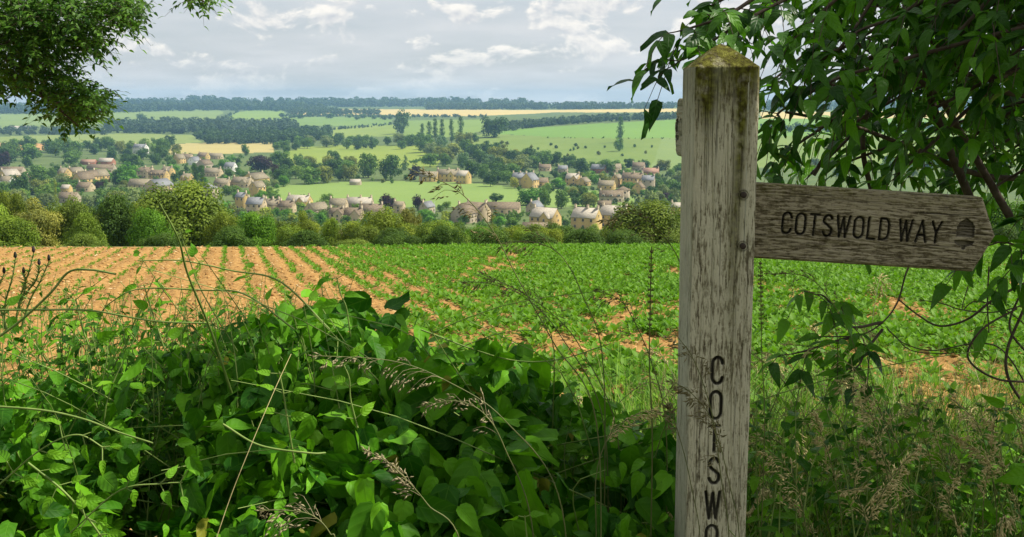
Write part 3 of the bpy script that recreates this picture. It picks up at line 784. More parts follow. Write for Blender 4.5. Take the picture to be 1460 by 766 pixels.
wood('hillside_woodland', 'wood wrapping the hill behind the lone oak', [(690,181),(760,177),(850,170),(975,167),(975,171),(860,174),(780,180),(720,188)], 300, (5.5, 9), 'blue')
wood('plateau_woodland', 'belt of wood on the skyline right of the far ridge', [(640,154.5),(760,154.5),(975,154),(975,155.5),(760,156.5),(600,157)], 240, (7, 9.5), 'blue')
wood('plateau_woodland', 'hazy wood on the farthest skyline ridge', [(160,151),(330,150.5),(520,150),(640,149.5),(760,151.5),(760,153),(520,153),(160,153)], 360, (7, 12), 'blue')
wood('skyline_clump', 'clump of trees highest on the far left skyline', [(276,151),(300,151),(300,152),(276,152)], 14, (12, 15), 'blue')
wood('pasture_hedge', 'dark hedge along the foot of the wheat field', [(405,165),(560,166),(700,166),(700,168),(560,168),(405,167)], 150, (2.5, 4), 'blue')
wood('slope_woodland', 'dark wood seen between leaves on the right slope', [(1085,150),(1500,150),(1500,156),(1085,158)], 220, (7, 10), 'blue')
wood('slope_woodland', 'second dark belt of wood on the right slope', [(1085,184),(1500,182),(1500,188),(1085,190)], 150, (7, 10), 'blue')

wood('garden_greenery', 'low shrubs and borders filling the gardens of the left village', [(0,238),(250,222),(400,226),(400,262),(400,300),(300,318),(0,300)], 620, (2.2, 6), 'mid')
wood('garden_greenery', 'low shrubs filling the gardens round the terraces', [(300,296),(560,300),(760,305),(930,300),(930,334),(300,330)], 460, (3, 8), 'mid')
wood('garden_greenery', 'low shrubs and borders of the right hand village', [(730,234),(975,240),(975,300),(850,292),(730,268)], 430, (2.2, 6), 'dark')

wood('pasture_hedge', 'dark hedge running diagonally across the yellow green meadow', [(572,236),(612,224),(640,221),(640,223),(612,227),(574,239)], 60, (2.2, 3.6), 'mid')
wood('pasture_hedge', 'thin broken hedge across the right hillside by the lone poplar', [(770,196),(880,197.5),(972,198),(972,199),(880,198.6),(770,197)], 22, (1.0, 2.6), 'mid')
wood('pasture_hedge', 'hedge between the sloping pasture and the poplars', [(425,189),(565,176),(575,176),(565,178.5),(428,191)], 80, (2.2, 4), 'blue')
wood('pasture_hedge', 'hedge beside the small domed pasture', [(296,178),(338,160),(342,160),(302,178)], 40, (2.2, 4), 'blue')
# ================================================================ HEDGEROW AT THE FIELD'S FAR EDGE
T.update(h_gold=(.175,.235,.028), h_lime=(.155,.24,.028), h_mid=(.125,.185,.028), h_dark=(.065,.125,.02), h_tan=(.20,.215,.05), h_vivid=(.11,.24,.022))
def hedge_tree(px, yt, w, Y, key, tint, label):
    """crown top seen at yt; the foot stands on the ground beyond the crest"""
    top = at(px, yt, Y); g = float(terrain(top[0], Y)); h = top[2] - g
    e = tree(key, (top[0], Y, g - .1), w * Y * 1.02 / F, h + .1, T[tint], name='hedgerow_tree'); tag(e, label, 'tree', 'trees of the hedgerow at the field edge')
HT = [
 (-30,285,80,62,'near_bush','h_lime','bright yellow green bush at the very left edge of the hedgerow'),
 (12,276,46,70,'near_round','h_gold','tan orange topped tree at the left end of the hedgerow'),
 (14,310,70,54,'near_bush','h_lime','low bright green bush in front of the tan flowering tree'),
 (48,290,72,58,'near_round','h_tan','tan flowering tree in the left hedgerow'),
 (102,287,72,60,'near_bush','h_mid','mid green bushy tree between the tan tree and the dark thicket'),
 (120,306,50,52,'near_bush','h_lime','small yellow green bush before the mid green bushy tree'),
 (164,281,74,61,'near_bush','h_dark','dark leafy tree left of the big olive tree'),
 (192,288,48,66,'near_round','h_gold','olive topped tree between dark leafy tree and big olive tree'),
 (258,263,124,60,'near_bush','h_mid','biggest olive green tree in the left half of the hedgerow'),
 (212,300,60,52,'near_bush','h_vivid','vivid bush at the left foot of the biggest olive tree'),
 (318,306,52,58,'near_bush','h_gold','small olive yellow tree right of the biggest olive tree'),
 (364,305,58,54,'near_bush','h_vivid','compact vivid green round tree above the crop rows'),
 (412,324,56,53,'near_bush','h_lime','low light green bush right of the compact round tree'),
 (432,307,48,60,'near_round','h_gold','olive yellow tree behind the low light green bush'),
 (471,313,36,64,'near_bush','h_lime','small lime pointed tree left of the hedgerow gap'),
 (508,318,60,58,'near_bush','h_gold','yellow olive bush right of the hedgerow gap'),
 (548,301,80,57,'near_bush','h_gold','big yellow green tree in the middle of the hedgerow'),
 (586,299,36,62,'near_round','h_tan','pale dry topped tree behind the big yellow green tree'),
 (560,328,70,50,'near_bush','h_dark','dark low bush under the big yellow green tree'),
 (622,317,66,56,'near_bush','h_lime','yellow green bush right of the big yellow green tree'),
 (678,325,56,54,'near_bush','h_vivid','vivid rounded bush below the long brown range'),
 (655,334,44,50,'near_bush','h_lime','low lime bush beside the vivid rounded bush'),
 (726,326,56,58,'near_bush','h_gold','olive bush below the low dark outbuilding'),
 (768,332,52,52,'near_bush','h_mid','low green bush under the yellow house with porch'),
 (806,321,70,57,'near_bush','h_dark','dark olive bush below the middle big yellow house'),
 (834,336,44,50,'near_bush','h_gold','small gold green bush before the dark olive bush'),
 (862,327,46,60,'near_bush','h_mid','mid green bush below the rightmost big yellow house'),
 (922,289,104,58,'near_bush','h_mid','big olive green tree just left of the post'),
 (884,330,48,51,'near_bush','h_dark','dark bush at the left foot of the tree next to the post'),
 (985,300,70,64,'near_bush','h_mid','green tree hidden partly behind the post'),
 (1060,306,90,62,'near_bush','h_lime','bright tree right of the post above the finger board'),
 (1150,300,100,62,'near_bush','h_mid','mid green tree behind the leaves over the finger board'),
 (1240,292,100,64,'near_bush','h_mid','olive tree behind the finger board lettering'),
 (1330,286,90,64,'near_bush','h_lime','light green tree behind the finger board tip'),
 (1420,282,100,60,'near_bush','h_vivid','vivid green tree right of the finger board tip'),
 (1500,284,100,60,'near_bush','h_mid','mid green tree at the right end of the hedgerow'),
 (-110,282,110,60,'near_bush','h_mid','mid green tree left of the tan flowering tree'),
]
HT += [(702,325,52,55,'near_bush','h_mid','mid green bush between vivid rounded bush and olive bush'),
 (746,329,44,53,'near_bush','h_lime','lime bush right of the olive bush below the outbuilding'),
 (786,326,46,56,'near_bush','h_gold','gold green bush left of the dark olive bush'),
 (520,322,50,52,'near_bush','h_mid','mid green bush at the foot of the big yellow green tree'),
 (640,328,46,52,'near_bush','h_mid','mid green bush between the yellow green bush and the vivid one')]
HT += [(70,300,90,68,'near_round','h_dark','dark tree behind the tan flowering tree'),
 (135,296,80,69,'near_round','h_dark','dark tree behind the gap left of the dark leafy tree'),
 (218,285,90,70,'near_round','h_dark','dark tree half hidden behind the biggest olive tree'),
 (300,298,84,68,'near_round','h_dark','dark tree filling the gap right of the biggest olive tree'),
 (340,318,60,64,'near_bush','h_dark','dark bush left of the compact vivid round tree'),
 (398,314,64,66,'near_round','h_mid','mid green tree behind the low light green bush'),
 (590,322,60,60,'near_bush','h_mid','mid green bush under the pale dry topped tree'),
 (655,322,66,63,'near_round','h_dark','dark tree behind the vivid rounded bush'),
 (752,322,66,63,'near_round','h_mid','mid green tree behind the low green bush under the porch house'),
 (890,312,70,64,'near_round','h_dark','dark tree joined to the left side of the tree by the post')]
for a in HT: hedge_tree(*a)
k = 0
for x in [-50, 120, 225, 330, *range(436, 1500, 66)]:
    k += 1
    top = 331 + 7 * math.sin(x * .7) + random.uniform(-4, 4)
    if 440 < x < 520: top += 12
    p_ = at(x, top, 45.0); g_ = float(terrain(p_[0], 45.0))
    e = tree('near_bush', (p_[0], 45.0, g_ - .1), 62 * 45.0 / F, p_[2] - g_ + .1, T[random.choice(['h_dark', 'h_dark', 'h_dark', 'h_mid'])], name='hedge_bush')
    if -20 < x < 1480: tag(e, ORD[(k - 1) % 20] + (' low dark bush from left' if k <= 20 else ' low dark bush right of the post') + ' along the foot of the hedgerow', 'bush', 'bushes along the foot of the hedgerow')
    else: tag(e, 'low dark bush at the ' + ('left' if x < 0 else 'right') + ' end of the hedgerow foot', 'bush', 'bushes along the foot of the hedgerow')
# ================================================================ NEAR FIELD
ROWD = (340 - CX) / F / (cp * .985)           # the rows run towards the vanishing point near px 340
ROWS = .5
def rowc(x, y): return (x - ROWD * y) / math.sqrt(1 + ROWD ** 2)
def soil_mat():
    m, nt = mat('field_soil'); v = objcoord(nt)
    n = noise(nt, 9, v, 8, .65); n2 = noise(nt, .5, v, 3); n3 = noise(nt, 55, v, 4, .6)
    col = ramp(nt, n, [(.25, (.15, .075, .022)), (.42, (.31, .175, .058)), (.60, (.43, .26, .092)), (.8, (.51, .365, .165))])
    col = mixc(nt, math_(nt, 'MULTIPLY', n2, .35), col, (.29, .155, .05))
    h = math_(nt, 'ADD', n, math_(nt, 'MULTIPLY', n3, .4))
    finish(nt, principled(nt, col, .95, .08, bump(nt, h, .9, .05)).outputs[0]); return m
M_SOIL = soil_mat()
def near_z(x, y):
    c = rowc(x, y)
    f = .022 * np.cos(2 * math.pi * c / ROWS)
    return -SLOPE * y + f + .075 * (fbm(x * 7, y * 7, 4) - .47) + .035 * (fbm(x * 23 + 5, y * 23, 2) - .38) + .05 * (fbm(x * .6 + 9, y * .6, 2) - .35)
def build_field():
    nu, ny = 1150, 430
    us = np.linspace(-.85, .85, nu); ys = np.geomspace(3.4, Y_EDGE, ny)
    U, YY = np.meshgrid(us, ys); X = U * YY + 0 * YY
    Z = near_z(X, YY); w = np.clip((YY - 30) / (Y_EDGE - 30), 0, 1); Z = Z * (1 - w) + (-SLOPE * YY) * w
    V = np.stack([X, YY, Z], -1).reshape(-1, 3)
    i = np.arange(ny - 1)[:, None] * nu; j = np.arange(nu - 1)[None]
    Q = np.stack([i + j, i + j + 1, i + nu + j + 1, i + nu + j], -1).reshape(-1, 4)
    o = obj('ploughed_field', mesh('ploughed_field', V, [Q], [M_SOIL], smooth=True)); tag(o, 'orange brown stony soil of the crop field', 'field', kind='structure')
    # verge on which the post and the hedge stand; it closes the ground round the camera
    xs = np.linspace(-40, 40, 160); yv = np.concatenate([np.linspace(-40, 0, 30)[:-1], np.linspace(0, 3.5, 40)])
    A, B = np.meshgrid(xs, yv); Zv = -SLOPE * B * (B > 0) - .03 * (B < 3.4) + .04 * fbm(A * 2, B * 2, 3)* (B < 3.2)
    n = len(xs); i = np.arange(len(yv) - 1)[:, None] * n; j = np.arange(n - 1)[None]
    Q = np.stack([i + j, i + j + 1, i + n + j + 1, i + n + j], -1).reshape(-1, 4)
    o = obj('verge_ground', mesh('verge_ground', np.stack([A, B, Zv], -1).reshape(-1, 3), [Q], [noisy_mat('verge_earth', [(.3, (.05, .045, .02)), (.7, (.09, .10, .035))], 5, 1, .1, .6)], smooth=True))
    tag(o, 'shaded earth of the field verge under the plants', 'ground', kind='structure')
    # side strips so that the land has no gap beside the fan of the field
    a = Acc()
    for s in (-1, 1):
        V = [(s*.85*3.4, 3.4, -SLOPE*3.4-.05), (s*.85*Y_EDGE, Y_EDGE, -SLOPE*Y_EDGE-.02), (s*60, Y_EDGE, -SLOPE*Y_EDGE-.1), (s*40, 3.4, -SLOPE*3.4-.05)]
        a.add(V, [(0, 3, 2, 1) if s > 0 else (0, 1, 2, 3)])
    o = obj('field_margin', a.build('field_margin', [M_SOIL])); tag(o, 'soil at the sides of the crop field', 'field', kind='structure')
build_field()

# ---- stones
def stone_tmpl(seed):
    g = np.random.default_rng(seed)
    V = np.array([(1,0,0),(-1,0,0),(0,1,0),(0,-1,0),(0,0,1),(0,0,-1)], float)
    Fc = [(0,2,4),(2,1,4),(1,3,4),(3,0,4),(2,0,5),(1,2,5),(3,1,5),(0,3,5)]
    mid = {}; V = list(V); T = []
    def md(a, b):
        k = (min(a, b), max(a, b))
        if k not in mid: mid[k] = len(V); V.append(norm(V[a] + V[b]))
        return mid[k]
    for a, b, c in Fc:
        x, y, z = md(a, b), md(b, c), md(c, a); T += [(a, x, z), (x, b, y), (z, y, c), (x, y, z)]
    V = np.array(V) * (1 + .28 * g.normal(size=(len(V), 1))) * np.array([1, .75, .5])
    return V, np.array(T), np.zeros((len(V), 3))
def stones():
    m, nt = mat('field_stone'); a_ = N(nt, 'ShaderNodeAttribute'); a_.attribute_name = 'luv'
    sx = nt.nodes.new('ShaderNodeSeparateXYZ'); nt.links.new(a_.outputs['Vector'], sx.inputs[0])
    col = ramp(nt, sx.outputs[2], [(0, (.22, .11, .035)), (.5, (.38, .215, .07)), (.85, (.47, .31, .12)), (1, (.54, .42, .24))])
    finish(nt, principled(nt, col, .9, .15).outputs[0])
    a = Acc(); g = np.random.default_rng(5); tm = [stone_tmpl(k) for k in range(5)]
    n = 17000; y = 4.5 + 27 * g.random(n) ** 1.35; x = y * g.uniform(-.62, .62, n)
    z = near_z(x, y); s = .012 + .03 * g.random(n) ** 2.5 + .0006 * y
    an = g.random(n) * 6.28; c, q = np.cos(an), np.sin(an); M = np.zeros((n, 3, 3)); M[:, 0, 0] = c; M[:, 0, 1] = -q; M[:, 1, 0] = q; M[:, 1, 1] = c; M[:, 2, 2] = 1
    for k in range(5):
        i = slice(k, None, 5); stamp(a, tm[k], M[i], np.stack([x, y, z], -1)[i], s[i])
    o = obj('field_stones', a.build('field_stones', [m], True)); tag(o, 'pale orange stones lying on the field soil', 'stones', kind='stuff')
stones()

# ---- crop rows
M_CROP = leaf_mat('crop_leaf', (.055, .16, .009), (.175, .355, .016), rough=.55, spec=.16, trans=.32, bumpy=.3, vein=(.2, .33, .09))
def rosette(seed, n=8):
    g = np.random.default_rng(seed); a = Acc()
    lt = leaf_tmpl(.62, tip=1.1, fold=.3, curl=.35, nseg=3, cols=3)
    for k in range(n):
        an = k * 2.4 + g.random() * .6; el = math.radians(25 + 50 * (1 - k / n) + g.normal() * 7)
        d = np.array([math.cos(an) * math.cos(el), math.sin(an) * math.cos(el), math.sin(el)]); up = np.array([-d[0] * math.tan(el), -d[1] * math.tan(el), math.cos(el)])
        pet = .05 + .06 * g.random(); L = .075 + .05 * g.random()
        b = d * pet
        s = np.cross(d, norm(up)) * .003
        a.add([np.zeros(3) - s, np.zeros(3) + s, b + s, b - s], [(0, 1, 2, 3)], luv=[(0, .5, g.random())] * 4)
        stamp(a, lt, frames(np.array([norm(up)]), np.array([d])), [b], [L], np.array([g.random()]))
    return np.concatenate(a.V), np.concatenate(a.Q), np.concatenate(a.A)
ROS = [rosette(s, n) for s, n in ((1, 9), (2, 8), (3, 10), (4, 7), (5, 9))]
def cover(px, py):
    """how leafy the crop is there: thin on the left, closed canopy on the right and far off"""
    c = np.interp(px, [-300, 120, 280, 400, 520, 640, 800, 1000], [.16, .18, .30, .50, .70, .86, .96, 1.0])
    return c
def crop():
    g = np.random.default_rng(11); X = []; Y = []; S = []
    sq = math.sqrt(1 + ROWD ** 2)
    for r in range(-70, 110):
        t = np.arange(4.2, 34, .145); t = t + g.normal(size=len(t)) * .03
        c = r * ROWS + ROWS * .5 + g.normal(size=len(t)) * .035
        x = c / sq * 1.0 + ROWD * t + 0; y = t - 0 * c
        X.append(x + (c - rowc(x, y)) * sq); Y.append(y); S.append(np.ones(len(t)))
    # plants between the rows where the crop has closed
    n = 27000; y = 4.2 + 27.5 * g.random(n) ** .8; x = y * g.uniform(-.36, .68, n); X.append(x); Y.append(y); S.append(np.full(n, .55))
    x = np.concatenate(X); y = np.concatenate(Y); s = np.concatenate(S)
    k = (np.abs(x) < y * .66 + .3) & (y < Y_EDGE - .2) & (y > 4.2); x, y, s = x[k], y[k], s[k]
    px, py = proj(x, y, -SLOPE * y + .1)
    cv = cover(px + (fbm(x * .35, y * .2, 2) - .4) * 260, py)
    far = np.interp(y, [8, 15, 24], [-.06, .02, .14])
    patch = fbm(x * .55 + 40, y * .28 + 3, 3)                          # gaps in the stand
    keep = g.random(len(x)) < np.where(s < 1, np.clip((cv + far - .66) * 2.3, 0, 1), .35 + .75 * cv) * np.where(patch < np.interp(y, [8, 22], [.335, .27]), np.where(px > 420, .22, .9), 1)
    x, y, s, cv = x[keep], y[keep], s[keep], cv[keep]
    sz = (.27 + .64 * cv) * (.7 + .5 * g.random(len(x))) * np.where(s < 1, .85, 1)
    z = near_z(x, y) + .005
    an = g.random(len(x)) * 6.28; c, q = np.cos(an), np.sin(an); M = np.zeros((len(x), 3, 3)); M[:, 0, 0] = c; M[:, 0, 1] = -q; M[:, 1, 0] = q; M[:, 1, 1] = c; M[:, 2, 2] = 1
    P = np.stack([x, y, z], -1)
    # the plants that show largest: nearest ones in the frame above the hedge line
    px, py = proj(x, y, z + .08)
    sky = np.interp(px, [0, 300, 450, 560, 640, 760, 850, 950, 1085, 1250, 1460], [430, 425, 415, 450, 490, 540, 590, 600, 520, 500, 470])
    vis = (px > 5) & (px < 1455) & (py < sky) & ~((px > 960) & (px < 1085))
    order = np.argsort(-np.where(vis, sz / y, -1))[:290]; big = np.zeros(len(x), bool); big[order] = True
    a = Acc(); ti = g.integers(0, 5, len(x))
    for k in range(5):
        i = ~big & (ti == k); kk = i.nonzero()[0]
        tv, tq, tl = ROS[k]; m_ = len(kk); nv = len(tv)
        W = np.einsum('kij,knj->kni', M[kk], tv[None] * sz[kk][:, None, None]) + P[kk][:, None]
        luv = np.repeat(tl[None], m_, 0).copy(); luv[:, :, 2] = np.clip(luv[:, :, 2] * .6 + g.random((m_, 1)) * .4, 0, 1)
        a.add(W.reshape(-1, 3), (tq[None] + (np.arange(m_) * nv)[:, None, None]).reshape(-1, 4), luv=luv.reshape(-1, 3))
    o = obj('crop_leaves', a.build('crop_leaves', [M_CROP], True)); tag(o, 'rows of low leafy green crop covering the field', 'crop', kind='stuff')
    me = []
    for k in range(5):
        tv, tq, tl = ROS[k]; me.append(mesh('crop_plant', tv, [tq], [M_CROP], smooth=True, attrs={'luv': tl}))
    for i in order:
        o = obj('crop_plant', me[ti[i]], loc=P[i], rot=(0, 0, an[i]), scale=(sz[i],) * 3)
        tag(o, 'low leafy crop plant in the nearest visible rows of the field', 'crop plant', 'nearest crop plants in the field')
crop()
# ================================================================ FINGERPOST
def arc(cx, cy, rx, ry, a0, a1, n=14):
    t = np.radians(np.linspace(a0, a1, n)); return np.stack([cx + rx * np.cos(t), cy + ry * np.sin(t)], -1)
def stad(w, h, n=8):
    """outline of a routed O: straight sides, round ends"""
    r = w / 2
    return np.concatenate([arc(r, h - r, r, r, 0, 180, 10), arc(r, r, r, r, 180, 360, 10), [[w, h - r]]])
def glyph(c):
    """routed single-stroke letters, height 1; gives (strokes, width)"""
    if c == 'O': return [stad(.52, 1)], .52
    if c == 'C':
        r = .25; return [np.concatenate([arc(r, 1 - r, r, r, 5, 180, 10), arc(r, r, r, r, 180, 355, 10)])], .5
    if c == 'T': return [np.array([(0, 1), (.48, 1)]), np.array([(.24, 1), (.24, 0)])], .48
    if c == 'S':
        r = .25; return [np.concatenate([arc(r, .75, r * .95, .25, 20, 200, 10), spline([(.04, .64), (.25, .51), (.46, .37)], 8), arc(r, .25, r, .25, 20, -165, 12)])], .5
    if c == 'W': return [np.array([(0, 1), (.19, 0), (.36, .95), (.53, 0), (.72, 1)])], .72
    if c == 'L': return [np.array([(0, 1), (0, 0), (.40, 0)])], .40
    if c == 'D': return [np.concatenate([[(0, 0), (0, 1), (.22, 1)], arc(.22, .70, .28, .30, 90, 0, 7), arc(.22, .30, .28, .30, 0, -90, 7), [(0, 0)]])], .5
    if c == 'A': return [np.array([(0, 0), (.29, 1), (.58, 0)]), np.array([(.11, .33), (.47, .33)])], .58
    if c == 'Y': return [np.array([(0, 1), (.27, .48), (.54, 1)]), np.array([(.27, .48), (.27, 0)])], .54
    return [], .32
def seg_dist(P, strokes):
    d = np.full(len(P), 9.)
    for s in strokes:
        for a, b in zip(s[:-1], s[1:]):
            ab = b - a; L = ab @ ab + 1e-12
            t = np.clip(((P - a) @ ab) / L, 0, 1)
            d = np.minimum(d, np.linalg.norm(P - a - t[:, None] * ab, axis=1))
    return d
def poly_inside(P, poly): return in_poly(P[:, 0], P[:, 1], [tuple(p) for p in poly])

def wood_mat(name, axis, dark, mid, pale, moss_z=None, pale_amt=.5, moss=.0):
    """weathered oak: dark grain under pale flaking lichen; axis = grain direction"""
    m, nt = mat(name)
    st = {'x': (46, 300, 300), 'z': (320, 320, 42)}[axis]
    v = objcoord(nt, st); v2 = objcoord(nt, tuple(s * .28 for s in st)); v3 = objcoord(nt)
    g = noise(nt, 1.0, v, 5, .62, .35); g2 = noise(nt, 1.0, v2, 4, .6, .3); big = noise(nt, 9, v3, 4, .6); fine = noise(nt, 260, v3, 3)
    f = math_(nt, 'ADD', math_(nt, 'MULTIPLY', g, .70), math_(nt, 'ADD', math_(nt, 'MULTIPLY', g2, .15), math_(nt, 'ADD', math_(nt, 'MULTIPLY', big, .30), math_(nt, 'MULTIPLY', fine, .12))))
    o = pale_amt * .22 - .11
    col = ramp(nt, f, [(.48 - o, dark), (.545 - o, tuple(.55 * a + .45 * b for a, b in zip(dark, mid))), (.60 - o, mid), (.67 - o, pale)])
    spk = ramp(nt, noise(nt, 150, v3, 5, .65, .4), [(.58, 0), (.66, 1)])
    col = mixc(nt, math_(nt, 'MULTIPLY', spk, .6), col, tuple(min(.7, 1.12 * q) for q in pale))
    a = N(nt, 'ShaderNodeAttribute'); a.attribute_name = 'luv'
    sx = nt.nodes.new('ShaderNodeSeparateXYZ'); nt.links.new(a.outputs['Vector'], sx.inputs[0])
    # y: moss growth, x: black paint in the routed letters, z: pale lichen and painted sky light
    mz = noise(nt, 34, v3, 5, .6); mm = math_(nt, 'MULTIPLY', sx.outputs[1], ramp(nt, mz, [(.22, .25), (.46, 1)]))
    mcol = ramp(nt, noise(nt, 130, v3, 4), [(.35, (.05, .042, .012)), (.55, (.115, .115, .018)), (.7, (.19, .195, .04))])
    col = mixc(nt, mm, col, mcol)
    lz = math_(nt, 'MULTIPLY', sx.outputs[2], ramp(nt, f, [(.40, .25), (.60, 1)]))
    col = mixc(nt, lz, col, (.47, .47, .36))
    col = mixc(nt, math_(nt, 'MULTIPLY', sx.outputs[0], .93), col, (.009, .009, .009))
    ln = ramp(nt, noise(nt, 1.0, objcoord(nt, tuple(q * (.11 if q == min(st) else 1.5) for q in st)), 3, .6), [(.60, 0), (.72, 1)])
    col = mixc(nt, math_(nt, 'MULTIPLY', ln, .75), col, tuple(.55 * q for q in dark))
    h = math_(nt, 'ADD', math_(nt, 'MULTIPLY', ln, -1.6), g)
    h = math_(nt, 'ADD', math_(nt, 'MULTIPLY', h, 1.0), math_(nt, 'ADD', math_(nt, 'MULTIPLY', g2, .6), math_(nt, 'MULTIPLY', fine, .35)))
    finish(nt, principled(nt, col, .92, .12, bump(nt, h, .75, .0035)).outputs[0]); return m
M_POST = wood_mat('post_oak', 'z', (.06, .046, .028), (.27, .245, .16), (.62, .59, .44), pale_amt=.66)
M_BOARD = wood_mat('board_oak', 'x', (.045, .034, .021), (.165, .138, .092), (.43, .38, .275), pale_amt=.50)
M_BOARD_PALE = wood_mat('lichened_board_oak', 'x', (.09, .075, .045), (.26, .24, .16), (.40, .39, .30), pale_amt=.7)
M_BOLT = noisy_mat('rusted_bolt', [(.3, (.02, .015, .012)), (.7, (.06, .04, .03))], 200, .7, .4, .3, .002)

PY = 1.476                                       # distance of the post's front face
pl, pr = at(985, 300, PY), at(1078.5, 300, PY)
PW = pr[0] - pl[0]
PXC = (pl[0] + pr[0]) / 2
ZSH = at(1030, 96, PY)[2]; ZTOP = ZSH + .0385
LEAN = math.sin(R(.55)); BX = PXC + (pl[2] + .2) * LEAN
fp = obj('fingerpost', None, loc=(BX, PY + PW / 2, -.2), rot=(0, R(-.55), 0))
tag(fp, 'weathered oak fingerpost with two finger boards and carved lettering down its front', 'signpost')
def build_post():
    h = PW / 2; r = .006
    # cross-section, anticlockwise from the front left corner
    P = []; nf = 118
    P += [(x, -h) for x in np.linspace(-h + r, h - r, nf)]
    def corner(cx, cy, a0): return [(cx + r * math.cos(math.radians(a)), cy + r * math.sin(math.radians(a))) for a in np.linspace(a0, a0 + 90, 8)[1:-1]]
    P += corner(h - r, -h + r, -90); P += [(h, y) for y in np.linspace(-h + r, h - r, 40)]
    P += corner(h - r, h - r, 0); P += [(x, h) for x in np.linspace(h - r, -h + r, 20)]
    P += corner(-h + r, h - r, 90); P += [(-h, y) for y in np.linspace(h - r, -h + r, 70)]
    P += corner(-h + r, -h + r, 180)
    P = np.array(P); n = len(P)
    T = np.roll(P, -1, 0) - np.roll(P, 1, 0); Nn = norm(np.stack([T[:, 1], -T[:, 0]], -1))
    z0 = .2                                      # the post's own foot stands at z = -.2 in the place
    zs = np.concatenate([np.linspace(-.35, .95, 40)[:-1] + z0, np.linspace(.95, ZSH, 900) + z0])
    arc_ = np.concatenate([[0], np.cumsum(np.linalg.norm(np.diff(P, axis=0), axis=1))])
    ZZ, AA = np.meshgrid(zs, arc_, indexing='ij'); X = np.broadcast_to(P[None, :, 0], ZZ.shape); Yy = np.broadcast_to(P[None, :, 1], ZZ.shape)
    # grain: long thin fibres and a few drying cracks
    d = .0011 * (fbm(AA * 420, ZZ * 24, 3) - .45) + .0018 * (fbm(AA * 90 + 7, ZZ * 5, 3) - .45)
    crack = np.clip(.035 - np.abs(fbm(AA * 60 + 90, ZZ * 1.6 + 4, 3) - .47), 0, .035) / .035
    d = d - .0022 * crack * (fbm(AA * 6 + 3, ZZ * 3, 2) > .40)
    # routed letters, stacked upright down the front
    ink = np.zeros(ZZ.shape)
    front = (np.arange(n) < nf)
    S = []
    rows = [('C', 508, 549, 1024), ('O', 557, 599, 1021.5), ('T', 606, 646, 1019.5), ('S', 652, 691, 1019), ('W', 700, 741, 1017), ('O', 748, 790, 1015.5), ('L', 797, 838, 1014), ('D', 845, 886, 1013)]
    for c, a, b, cx in rows:
        pt, pb = at(cx, a, PY), at(cx, b, PY); hh = pt[2] - pb[2] - .004
        st, w = glyph(c); hw = hh * (.74 if c != 'W' else .70)
        ux = pt[0] - BX + (pb[2] + .2) * LEAN
        for s in st: S.append(np.stack([ux + (s[:, 0] - w / 2) * hw * 1.0, pb[2] + .002 + z0 + s[:, 1] * hh], -1))
    sel = np.broadcast_to(front[None], ZZ.shape) & (ZZ > .6 + z0)
    D = np.full(ZZ.shape, 9.); D[sel] = seg_dist(np.stack([X[sel], ZZ[sel]], -1), S)
    D = D + .0007 * (fbm(AA * 300, ZZ * 300, 2) - .45)
    k = np.clip((.0030 - D) / .0012, 0, 1); ink = k; d = d - .0035 * k
    # the post gets paler towards its foot; moss under the cap and down two streaks
    zr = (ZZ - z0 - .9) / (ZSH - .9)
    xs_ = X / h
    st1 = np.exp(-((xs_ - .42 + .1 * np.sin(ZZ * 9)) / .20) ** 2) * np.clip((zr - .35) / .5, 0, 1); st2 = np.exp(-((xs_ + .55) / .25) ** 2) * np.clip((zr - .80) / .18, 0, 1)
    moss = np.clip(.95 * np.clip((zr - .88) / .12, 0, 1) + .95 * st1 + .9 * st2, 0, 1)
    lich_light = np.where(Nn[None, :, 0] < -.5, .55, 0) + .30 * np.clip(.55 - zr, 0, 1)  # left face coloured paler, standing in for sky light on that side
    drip = np.exp(-((xs_ - .66) / .022) ** 2) * ((zr > .64) & (zr < .99)) * (fbm(AA * 900, ZZ * 60, 2) > .38)
    lich_light = np.clip(lich_light + drip * 1.1 + np.exp(-((xs_ + .28) / .12) ** 2) * np.clip((zr - .5) * 2, 0, 1) * .3, 0, 1)
    moss = moss * (1 - .8 * drip)
    V = np.stack([X + Nn[None, :, 0] * d, Yy + Nn[None, :, 1] * d, ZZ], -1)
    L = np.stack([ink, moss, lich_light], -1)
    m = len(zs)
    # pyramid cap, worn round
    caps = np.linspace(0, 1, 34)[1:]
    CV = []; CL = []
    base = V[-1]
    for t in caps:
        f = 1 - t * .985 if t > .06 else 1 - t * .5
        rise = (ZTOP - ZSH) * (t ** .92) * (1 - .08 * t ** 6)
        nz = .0016 * (fbm(base[:, 0] * 160 * 1 + t * 9, base[:, 1] * 160 + t * 14, 3) - .45)
        CV.append(np.stack([base[:, 0] * f, base[:, 1] * f, base[:, 2] + rise + nz], -1)); CL.append(np.stack([np.zeros(n), np.full(n, 1.0), np.full(n, .0)], -1))
    V = np.concatenate([V, np.array(CV)]).reshape(-1, 3); L = np.concatenate([L, np.array(CL)]).reshape(-1, 3)
    m2 = m + len(caps)
    i = np.arange(m2 - 1)[:, None] * n; j = np.arange(n)[None]; j2 = (j + 1) % n
    Q = np.stack([i + j, i + j2, i + n + j2, i + n + j], -1).reshape(-1, 4)
    V = np.concatenate([V, [[0, 0, V[-n:, 2].max() + .0004]]]); L = np.concatenate([L, [[0, .9, 0]]])
    jj = np.arange(n); T = np.stack([(m2 - 1) * n + jj, (m2 - 1) * n + (jj + 1) % n, np.full(n, len(V) - 1)], -1)
    obj('post', mesh('post', V, [Q, T], [M_POST], smooth=True, attrs={'luv': L}), fp)
build_post()

